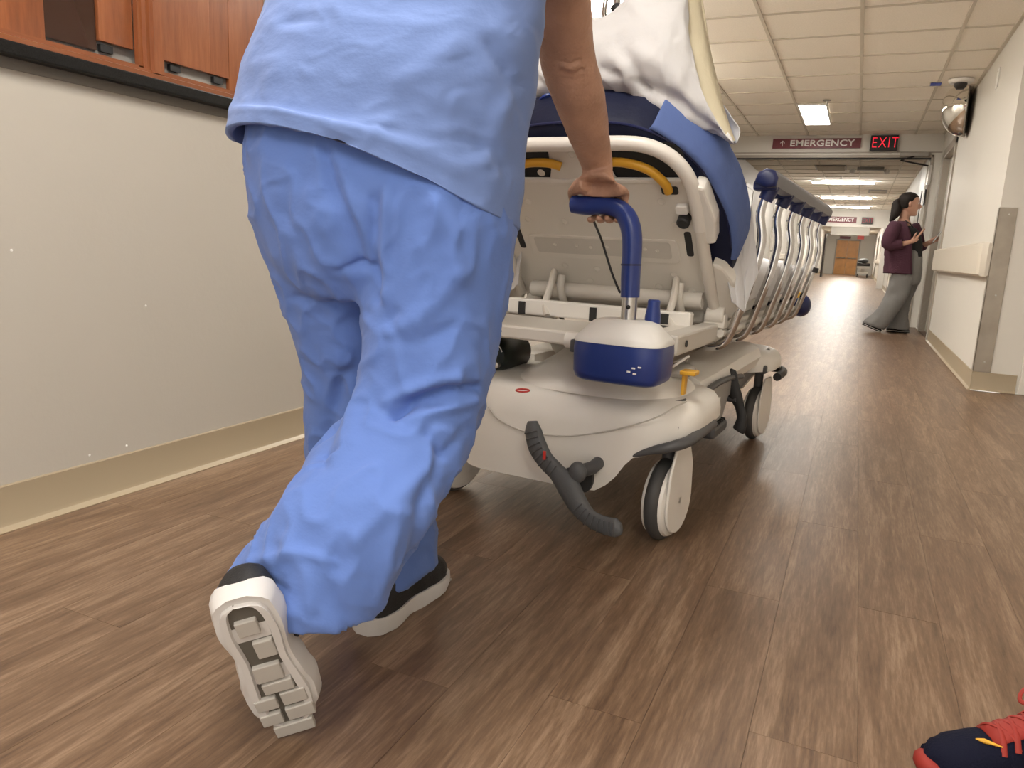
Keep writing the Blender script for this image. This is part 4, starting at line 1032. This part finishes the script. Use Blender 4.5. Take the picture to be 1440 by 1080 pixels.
# right arm
arm = [ell((-.70, 1.36, 1.43), .05, .07, 32, Vector((0, .3, -1)).normalized(), Vector((0, 1, .3)).normalized()),
       ell((-.645, 1.41, 1.43), .062, .066, 32, Vector((.75, 0, .66)), Vector((.2, .8, .5)).normalized())]
AD = (0, 1, .9)
for L, R, Y, b in (((744, -60), (826, -60), 1.48, .062), ((748, -15), (828, -15), 1.535, .060), ((752, 30), (831, 30), 1.59, .056), ((758, 66), (834, 64), 1.64, .053), ((763, 92), (838, 90), 1.675, .052), ((769, 112), (843, 108), 1.70, .052),
                   ((778, 135), (848, 130), 1.73, .052), ((792, 170), (853, 162), 1.79, .047), ((805, 203), (857, 196), 1.85, .040), ((817, 230), (861, 224), 1.905, .033)):
    arm.append(px_ring(L, R, Y, b, 32, D=AD, e=1))
Lw = lambda p: SM @ Vector(p)
pm_ = [(.184, -.236, 1.026, .041, .026, 12), (.188, -.240, 1.000, .054, .024, 50), (.191, -.226, .991, .064, .021, 75), (.192, -.198, .991, .062, .016, 95), (.196, -.168, .984, .055, .014, 130), (.198, -.158, .972, .047, .011, 160)]
for u, v, z, hw, ht, phi in pm_:
    a = math.radians(phi); nn = SM.to_3x3() @ Vector((0, -math.cos(a), math.sin(a)))
    arm.append(ell(Lw((u, v, z)), hw, ht, 32, SM.to_3x3() @ Vector((1, 0, 0)), -nn, e=.85))
bd.loft(refine(arm, 3))
for k, (r, end, du) in enumerate(((.0098, 292, 0), (.0102, 305, .002), (.0098, 308, .0), (.0085, 290, -.003))):
    u = .160+k*.0262
    pts_ = [Lw(PB(u+du*0, 112, .040))]+[Lw(PB(u+du+.003*math.sin(i), lerp(135, end, i/6), .0365+.004*i/6)) for i in range(7)]
    bd.tube(cr(pts_, 3), [r*1.15, r*1.12, r*1.0, r*1.08, r*.95, r*1.0, r*.9, r*.75], 12)
bd.tube(cr([Lw(p) for p in ((.150, -.235, 1.005), (.122, -.222, .995), (.100, -.200, .985), (.092, -.172, .968), (.094, -.158, .945))], 4), [.020, .018, .0135, .0125, .009], 12)
# elbow bone and wrist knob
p = W(803, 97, 1.655); bd.tube([p+Vector((-.012, 0, .03)), p+Vector((0, -.006, .002)), p+Vector((.010, .012, -.03))], [.012, .026, .012], 14)
# left arm and hand on the other handle
la = cr([(-.90, 1.36, 1.43), (-.965, 1.40, 1.43), (-1.03, 1.46, 1.36), (-1.07, 1.60, 1.21), (-1.05, 1.75, 1.11), (-1.01, 1.90, 1.035), (-1.00, 1.95, 1.015)], 5)
bd.tube(la, [.06, .066, .058, .052, .048, .034, .033], 24)
hl = Lw((-.19, -.20, .954))
lp_ = []
for u, v, z, hw, ht, phi in pm_:
    a = math.radians(phi); nn = SM.to_3x3() @ Vector((0, -math.cos(a), math.sin(a))); lp_.append(ell(Lw((u-.372, v, z)), hw*.95, ht, 32, SM.to_3x3() @ Vector((1, 0, 0)), -nn, e=.85))
bd.loft(lp_)
for k in range(4):
    u = -.152-k*.0255; bd.tube(cr([Lw(PB(u, lerp(115, 295, i/6), .037)) for i in range(7)], 2), [.0115, .0105, .010, .0095, .008], 12)
bd.tube(cr([Lw(p) for p in ((-.16, -.235, 1.0), (-.125, -.222, .99), (-.098, -.195, .975), (-.092, -.165, .95))], 4), [.019, .016, .0125, .010], 12)
# torso, neck, legs
bd.loft([ell(c, a, b) for c, a, b in (((-.80, 1.19, .86), .15, .11), ((-.80, 1.19, .98), .17, .12), ((-.79, 1.21, 1.12), .17, .12), ((-.79, 1.27, 1.28), .17, .11), ((-.79, 1.33, 1.40), .17, .10), ((-.79, 1.37, 1.46), .13, .08), ((-.79, 1.40, 1.50), .065, .065), ((-.79, 1.43, 1.56), .058, .06), ((-.79, 1.45, 1.60), .055, .06))])
Hn = head_parts(bd, (-.79, 1.485, 1.665), (0.1, 1, -.25), 1.0)
p_hip, p_knee, p_ank = Vector((-.70, 1.16, .90)), W(610, 560, 1.14), W(405, 850, .88)
bd.tube(cr([p_hip, p_knee, p_ank], 6), [.08, .075, .055, .05, .042, .035], 20)
q_hip, q_knee, q_ank = Vector((-.90, 1.18, .90)), W(505, 570, 1.30), Vector((-.876, 1.31, .09))
bd.tube(cr([q_hip, q_knee, q_ank], 6), [.08, .075, .055, .05, .042, .035], 20)
body = bd.build('body', M['skin'], NU, world=True, remesh=.0036, relax=9, ang=0)
bake(body)
crease(body, [([(799, 92), (807, 97)], 8, .005), ([(792, 86), (803, 90), (815, 85)], 3, -.004), ([(790, 100), (803, 104), (818, 98)], 3, -.004), ([(794, 110), (806, 114), (816, 108)], 3, -.002), ([(826, 222), (833, 250)], 3, .002), ([(800, 140), (816, 185)], 13, .003), ([(842, 130), (850, 170)], 10, .002), ([(812, 250), (822, 268)], 8, .003), ([(858, 262), (872, 270)], 8, .003), ([(834, 262), (845, 272)], 6, -.002)], .0008, (30, 30, 30), 1, .0004)
head_details(NU, Hn, 1.0, 'short', M['hair'])

# -- trousers
tr = MB(); NN = 72
seat = [px_ring(*a, NN) for a in (((378, 120), (722, 185), 1.185, .145), ((372, 205), (716, 290), 1.17, .160), ((375, 260), (712, 322), 1.17, .165), ((381, 310), (706, 352), 1.17, .155), ((393, 362), (697, 396), 1.17, .135), ((410, 408), (682, 430), 1.17, .09))]
tr.loft(refine(seat, 5), (True, True))
RL = [((530, 230), (716, 285), 1.17, .13), ((532, 290), (714, 330), 1.165, .135), ((530, 345), (707, 375), 1.16, .13), ((527, 410), (699, 425), 1.15, .12), ((527, 470), (690, 480), 1.14, .112), ((522, 530), (680, 535), 1.13, .106), ((503, 592), (668, 572), 1.115, .100), ((480, 628), (655, 598), 1.09, .096),
      ((453, 658), (640, 632), 1.055, .092), ((424, 698), (616, 680), 1.01, .09), ((392, 738), (594, 728), .965, .092), ((358, 772), (570, 778), .95, .094), ((336, 797), (548, 824), .935, .09), ((316, 820), (522, 872), .922, .084)]
rl = []
for i, (L, R, Y, b) in enumerate(RL):
    k0, k1 = RL[max(0, i-1)], RL[min(len(RL)-1, i+1)]
    ax = ((W(*k1[0], k1[2])+W(*k1[1], k1[2]))-(W(*k0[0], k0[2])+W(*k0[1], k0[2]))).normalized()
    h = (W(*R, Y)-W(*L, Y)).normalized(); d = ax.cross(h).normalized()
    if d.y < 0: d = -d
    if i > 10: d = d.lerp(Vector((0, 1, .12)), (i-10)/3)
    rl.append(px_ring(L, R, Y, b, NN, D=d))
rl = refine(rl, 6)
tr.loft(rl, (True, True))
LL = [((372, 205), (548, 255), 1.17, .13), ((374, 262), (548, 300), 1.18, .135), ((386, 330), (548, 350), 1.19, .13), ((402, 385), (550, 405), 1.21, .12), ((424, 445), (554, 465), 1.24, .112), ((443, 515), (560, 535), 1.28, .106), ((446, 575), (570, 595), 1.305, .10), ((446, 630), (584, 655), 1.325, .098), ((452, 680), (594, 700), 1.345, .096), ((468, 730), (600, 740), 1.36, .10), ((488, 790), (603, 772), 1.37, .105), ((500, 868), (605, 803), 1.38, .112)]
ll = refine([px_ring(L, R, Y, b, NN) for L, R, Y, b in LL], 6)
tr.loft(ll, (True, True))
trou = tr.build('trousers', M['scrub2'], NU, world=True, ang=0, remesh=.0065, relax=6)
bake(trou)
crease(trou, [([(455, 215), (462, 255), (490, 320), (505, 375)], 11, -.012), ([(448, 215), (452, 262)], 6, .006), ([(418, 250), (405, 300)], 16, -.006), ([(545, 262), (542, 330), (540, 420)], 8, .008), ([(525, 280), (522, 350), (528, 420)], 9, -.010),
     ([(612, 290), (640, 330), (645, 380)], 16, .008), ([(650, 275), (648, 350)], 8, -.004), ([(552, 582), (590, 560), (630, 548), (668, 545)], 7, -.020), ([(545, 566), (590, 542), (640, 530)], 9, .010), ([(585, 590), (630, 575), (660, 562)], 9, .010),
     ([(640, 395), (600, 440), (552, 470)], 14, .008), ([(640, 460), (590, 480), (545, 478)], 9, -.006), ([(555, 440), (545, 450), (560, 470)], 7, -.006), ([(600, 610), (625, 640), (655, 600)], 7, -.008), ([(615, 650), (560, 700), (500, 760)], 13, .006), ([(620, 640), (590, 710), (575, 790)], 10, -.009), ([(560, 720), (545, 790), (530, 850)], 8, .006),
     ([(470, 790), (465, 840), (490, 880)], 14, -.008), ([(400, 760), (430, 800), (440, 850)], 12, .006), ([(350, 790), (420, 775), (470, 790)], 8, .006), ([(360, 810), (400, 830)], 6, -.006),
     ([(485, 525), (465, 590), (452, 650)], 11, -.012), ([(478, 500), (500, 560), (495, 620)], 10, .006), ([(400, 330), (440, 400), (470, 440)], 9, .004), ([(415, 420), (470, 425), (515, 440)], 5, -.004), ([(450, 640), (475, 632)], 4, -.006), ([(480, 380), (500, 372), (520, 378)], 5, -.008)],
     .006, (9, 9, 6), 2.0, .0065)

# -- folds pressed into the pillowcase
crease(pcase, [([(880, 78), (895, 105), (907, 130)], 7, -.014), ([(868, 85), (880, 112)], 6, .007), ([(905, 122), (955, 142), (1002, 186)], 9, -.016), ([(900, 140), (950, 162), (990, 192)], 6, .008), ([(820, 62), (870, 48), (910, 40)], 10, .008), ([(752, 110), (775, 124), (800, 130)], 6, -.010), ([(960, -10), (961, 70)], 5, .005), ([(845, 98), (890, 112)], 7, -.009), ([(930, 60), (955, 110)], 9, .006), ([(900, 10), (925, 60)], 9, -.006), ([(760, 80), (770, 105)], 5, -.008)], .006, (8, 8, 8), 4.0, .008)
# -- tunic
tu = MB()
TR = [((353, 208), (717, 313), 1.17, .190, (0, 1, -.17)), ((355, 196), (718, 296), 1.17, .188, (0, 1, -.16)), ((357, 178), (723, 262), 1.17, .185, (0, 1, -.12)), ((362, 150), (729, 215), 1.18, .18, None), ((371, 112), (738, 150), 1.185, .175, None), ((383, 72), (747, 85), 1.195, .17, None), ((397, 32), (753, 35), 1.21, .165, None), ((409, 0), (757, -4), 1.22, .16, None), ((420, -40), (765, -48), 1.245, .158, None)]
tring = [px_ring(L, R, Y, b, 96, D=d) for L, R, Y, b, d in TR]
z_ = tring[-1][0].z
for c, a, b in (((-.79, 1.31, 1.38), .235, .145), ((-.79, 1.36, 1.45), .205, .125), ((-.79, 1.385, 1.49), .15, .10), ((-.79, 1.40, 1.515), .085, .075)): tring.append(ell(c, a, b, 96))
for i in range(3):                                  # the hem rides up over the seat
    a0, c0 = TR[i][0], TR[i][1]
    for k_, p in enumerate(tring[i]):
        tt = 2*math.pi*k_/96
        if math.sin(tt) < 0:
            q = .5+.5*math.cos(tt); p.z += .030*(1, .9, .5)[i]*math.sin(math.pi*q)*min(1, -math.sin(tt)*1.5)
tring = refine(tring, 7)
f0 = tring[0]; cc = sum(f0, Vector())/96
inn = [[cc+(p-cc)*.95+Vector((0, 0, .03)) for p in f0], [cc+(p-cc)*.965 for p in f0]]
tu.loft(inn+tring, (False, False))
tun = tu.build('tunic', M['scrub'], NU, world=True, ang=0)
crease(tun, [([(690, 60), (722, 120)], 9, -.010), ([(705, 150), (690, 205), (680, 230)], 7, .008), ([(640, 190), (685, 205)], 5, -.006), ([(600, 185), (650, 180), (690, 200)], 6, .004), ([(690, 205), (640, 220)], 4, -.004), ([(700, 210), (712, 250)], 5, -.004), ([(360, 188), (420, 195), (480, 198)], 5, -.005), ([(470, 178), (520, 170), (560, 172)], 6, .004), ([(400, 30), (430, 25), (455, 30)], 8, -.006), ([(560, 120), (540, 165), (520, 195)], 8, .004), ([(640, 60), (600, 100), (560, 115)], 12, .004), ([(700, 230), (660, 150), (655, 90)], 14, -.004), ([(725, 100), (710, 180), (700, 250)], 5, .005)],
       .0045, (7, 7, 9), 11.0, .0035)
# sleeves
for sg, pts_ in ((1, [(-.665, 1.375, 1.445), (-.62, 1.405, 1.435), (-.605, 1.435, 1.415), (-.612, 1.462, 1.395)]), (-1, [(-.915, 1.375, 1.445), (-.96, 1.40, 1.435), (-1.00, 1.435, 1.40), (-1.03, 1.475, 1.345)])):
    MB().tube(cr(pts_, 4), [.085, .086, .088, .094], 28, cap=False).build('sleeve', M['scrub'], tun, world=True, solid=.004, ang=0)
# -- socks and shoes
MB().tube(cr([p_knee.lerp(p_ank, .6), p_ank, W(392, 880, .88)], 4), [.046, .040, .038], 16).build('sock', M['sock'], NU, world=True)
MB().tube(cr([q_knee.lerp(q_ank, .6), q_ank, Vector((-.872, 1.32, .05))], 4), [.046, .040, .038], 16).build('sock', M['sock'], NU, world=True)
shoe(NU, Vector((-.872, 1.232, .0)), Vector((-.868, 1.55, .0)), (0, 0, 1), None, 'run', .31)
Tt = Vector((-.772, .905, .006)); tb = W(334, 846, .765)
sr, SMx = shoe(NU, tb, Tt, (tb-CAM).normalized()+Vector((.30, 0, .0)), None, 'run', .31, hs=.62)

# ================================================================== the woman down the corridor
YW = 10.35
WO = thing('person', 'person with dark ponytail, burgundy cardigan and grey trousers at the door on the right', 'person', (W(1250, 466, YW).x, YW, 0))
wb = MB()
hc = W(1279, 287, YW)
Hw = head_parts(wb, hc, (1, .18, -.03), 1.10)
wb.loft([ell(c, a, b, 24) for c, a, b in ((W(1273, 296, YW), .05, .05), (W(1271, 308, YW), .055, .058), (W(1270, 316, YW), .10, .14), (W(1272, 328, YW), .12, .17), (W(1275, 345, YW), .13, .15), (W(1277, 362, YW), .12, .14), (W(1277, 380, YW), .13, .16))])
def arm_w(pts_, hand, Yh):
    wb.tube(cr(pts_, 4), [.055, .048, .042, .032, .026], 14)
# near (right) arm, hand raised open
nA = [W(1262, 318, 10.17), W(1254, 330, 10.14), W(1250, 343, 10.12), W(1268, 343, 10.12), W(1281, 340, 10.14)]
arm_w(nA, None, 0)
hp_ = W(1286, 337, 10.14)
wb.tube([W(1280, 340.5, 10.14), hp_, W(1290, 334, 10.14)], [.026, .036, .034], 12, flat=.5, ref=(0, 1, 0))
for k in range(4):
    b0 = W(1289.5+.3*k, 334.5-.6*k+1.2, 10.14+.0); o_ = Vector((.012*k-.02, -.012+.012*k, .012*k))
    wb.tube(cr([b0+o_*.6, b0+o_+Vector((.03, 0, .035)), b0+o_+Vector((.05, 0, .085-.008*abs(k-1.5)))], 3), [.011, .010, .008], 8)
wb.tube(cr([hp_+Vector((-.01, -.02, .02)), hp_+Vector((.0, -.03, .06)), hp_+Vector((.015, -.03, .085))], 3), [.013, .011, .009], 8)
# far (left) arm holding the phone
fA = [W(1284, 320, 10.54), W(1288, 333, 10.56), W(1292, 346, 10.55), W(1303, 343, 10.50), W(1309, 340, 10.47)]
arm_w(fA, None, 0)
fh = W(1312, 338.5, 10.46)
wb.tube([W(1308, 340, 10.47), fh, W(1315, 336, 10.46)], [.026, .036, .028], 12, flat=.55, ref=(0, 1, 0))
for k in range(4): wb.tube(cr([fh+Vector((.01, .025, .01-.016*k+.02)), fh+Vector((.045, .02, .01-.014*k+.03)), fh+Vector((.05, -.012, .012-.013*k+.03))], 3), [.011, .010, .008], 8)
wb.tube(cr([fh+Vector((.0, -.025, .02)), fh+Vector((.025, -.035, .045)), fh+Vector((.045, -.03, .06))], 3), [.013, .011, .009], 8)
# legs and feet
wb.tube(cr([W(1274, 385, 10.27), W(1262, 418, 10.25), W(1226, 457, 10.25)], 5), [.085, .07, .05, .04, .036], 14)
wb.tube(cr([W(1280, 385, 10.43), W(1272, 420, 10.45), W(1260, 460, 10.46)], 5), [.085, .07, .05, .04, .036], 14)
wbody = wb.build('body', M['skin2'], WO, world=True, remesh=.007, relax=3, ang=0)
head_details(WO, Hw, 1.10, 'tail', M['hair'])
# black top
rows = [px_ring(*a, 32) for a in (((1264, 316), (1283, 318), YW, .12), ((1258, 323), (1291, 324), YW, .18), ((1257, 338), (1297, 338), YW, .18), ((1260, 352), (1297, 352), YW, .165), ((1261, 362), (1297, 361), YW, .165))]
MB().loft(refine(rows, 3), (False, True)).build('top', M['blk'], WO, world=True, ang=0)
for a in ((1271, 309, 1284, 320), (1268, 311, 1276, 322)): MB().tube([W(a[0], a[1], YW-.06), W(a[2]-4, (a[1]+a[3])/2, YW-.13), W(a[2], a[3], YW-.12)], .007, 8).build('neck_strap', M['blk'], WO, world=True)
# trousers
wt = MB()
wt.loft(refine([px_ring(*a, 32) for a in (((1259, 352), (1296, 352), YW, .165), ((1256, 368), (1297, 368), YW, .185), ((1255, 385), (1296, 386), YW, .19), ((1258, 400), (1292, 400), YW, .15))], 3))
def legw(RR): 
    r = refine([px_ring(*a, 32) for a in RR], 4); wt.loft(r)
legw([((1255, 378), (1289, 380), 10.26, .11), ((1250, 400), (1282, 402), 10.25, .105), ((1243, 419), (1272, 425), 10.25, .10), ((1231, 438), (1259, 446), 10.25, .10), ((1214, 453), (1243, 464), 10.25, .11)])
legw([((1264, 378), (1296, 380), 10.44, .11), ((1263, 402), (1289, 404), 10.44, .10), ((1258, 425), (1281, 427), 10.45, .095), ((1252, 445), (1276, 446), 10.45, .10), ((1246, 461), (1278, 464), 10.45, .115)])
wtr = wt.build('trousers', M['gtrous'], WO, world=True, ang=0)
crease(wtr, [([(1252, 392), (1268, 394)], 2, .02), ([(1246, 416), (1262, 412), (1280, 402)], 3, -.015)], .012, (6, 6, 4), 1, .008)
# cardigan: open at the front, with sleeves
rows = []
for L, R, b in (((1262, 310), (1281, 314), .09), ((1254, 315), (1287, 318), .19), ((1249, 326), (1295, 328), .225), ((1246, 342), (1299, 342), .225), ((1244, 358), (1300, 358), .225), ((1243, 372), (1301, 372), .235), ((1242, 384), (1302, 386), .245)):
    a, c = W(*L, YW), W(*R, YW); ce = (a+c)/2; h = (c-a)/2
    rows.append([ce+h*math.cos(t)+Vector((0, 1, 0))*b*math.sin(t) for t in [math.radians(lerp(50, 288, k/30)) for k in range(31)]])
cols_ = [cr([r[j] for r in rows], 4) for j in range(31)]
cg = MB().grid([[c[i] for c in cols_] for i in range(len(cols_[0]))]).build('cardigan', M['burg'], WO, world=True, ang=0, solid=.012)
crease(cg, [], .012, (8, 8, 5), 4, .008)
MB().tube(cr([W(1260, 316, 10.19), W(1253, 329, 10.13), W(1249.5, 343, 10.12), W(1258, 344, 10.12), W(1269, 343, 10.12)], 4), [.075, .082, .078, .066, .058], 18).build('sleeve', M['burg'], cg, world=True, ang=0)
MB().tube(cr([W(1284, 318, 10.52), W(1289, 332, 10.57), W(1293, 346, 10.55), W(1300, 344, 10.52)], 4), [.075, .078, .07, .055], 18).build('sleeve', M['burg'], cg, world=True, ang=0)
# flat shoes
Y1 = 10.25; t_ = W(1236, 466.5, Y1); t_.z = max(.0, t_.z)
shoe(WO, W(1212, 456, Y1), t_, (0.3, 0, 1), None, 'flat', .235)
h_ = W(1246, 465, 10.45); h_.z = 0
shoe(WO, h_, h_+Vector((.26, .0, 0)), (0, 0, 1), None, 'flat', .26)
# phone in her hand
ph_ = W(1317, 333.5, 10.44)
pt = thing('mobile_phone', 'pale mobile phone held up in the left hand of the woman', 'phone', ph_-Vector((0, 0, .07)))
PM_ = Matrix.Translation(ph_) @ Matrix.Rotation(math.radians(28), 4, 'Y')
MB().box(-.006, .006, -.036, .036, -.075, .075, M=PM_).build('case', M['phone'], pt, world=True, smooth=False, bevel=.004)
MB().box(-.0075, -.006, -.031, .031, -.068, .068, M=PM_).build('screen', M['hole'], pt, world=True, smooth=False)

# ================================================================== the foreground sneaker at the lower right
SN = thing('sneaker', 'dark navy sneaker with red laces poking in at the lower right corner', 'shoe', (.34, 1.37, 0))
k_ = Vector((.478, 1.44, 0)); toe = Vector((.200, 1.305, 0))
up_o, NX = shoe(SN, k_, toe, (0, 0, 1), None, 'navy', .31, 'upper')
MB().tube(cr([(.285, -.030, .022), (.301, -.016, .026), (.306, 0, .028), (.301, .016, .026), (.285, .030, .022)], 4), [.008, .016, .018, .016, .008], 10, M=NX).build('toe_bumper', M['lace'], up_o, world=True)
k = 0
for x in (.205, .183, .161, .139, .117):
    h = interp([0, .42, .6, .72, .84], [.09, .082, .064, .052, .045], x/.31)*.31/.29+.030
    for sg in (-1, 1):
        MB().tube(cr([(x, sg*.036, h-.022), (x-.004, sg*.022, h-.002), (x-.012, 0, h+.005), (x-.022, -sg*.022, h+.002), (x-.026, -sg*.034, h-.014)], 4), .0048, 8, flat=.5, M=NX).build('lace', M['lace'], up_o, world=True)
MB().grid([[NX @ Vector((x, y, interp([0, .42, .6, .72, .84], [.09, .082, .064, .052, .045], x/.31)*1.07+.0285-.0+(.002 if abs(y) < .02 else -.006))) for y in (-.026, -.014, 0, .014, .026)] for x in (.10, .13, .16, .19, .215)]).build('tongue', M['lace'], up_o, world=True, solid=.004)
for sg in (-1, 1):
    MB().tube(cr([(.10, 0, .128), (.09, sg*.03, .15), (.11, sg*.06, .135), (.13, sg*.045, .118), (.11, sg*.01, .128)], 5), .004, 8, flat=.6, M=NX).build('bow', M['lace'], up_o, world=True)
MB().tube([(.238, .010, .083), (.228, .016, .084), (.206, .030, .083)], [.001, .004, .001], 8, M=NX).build('emblem', M['yellow'], up_o, world=True)
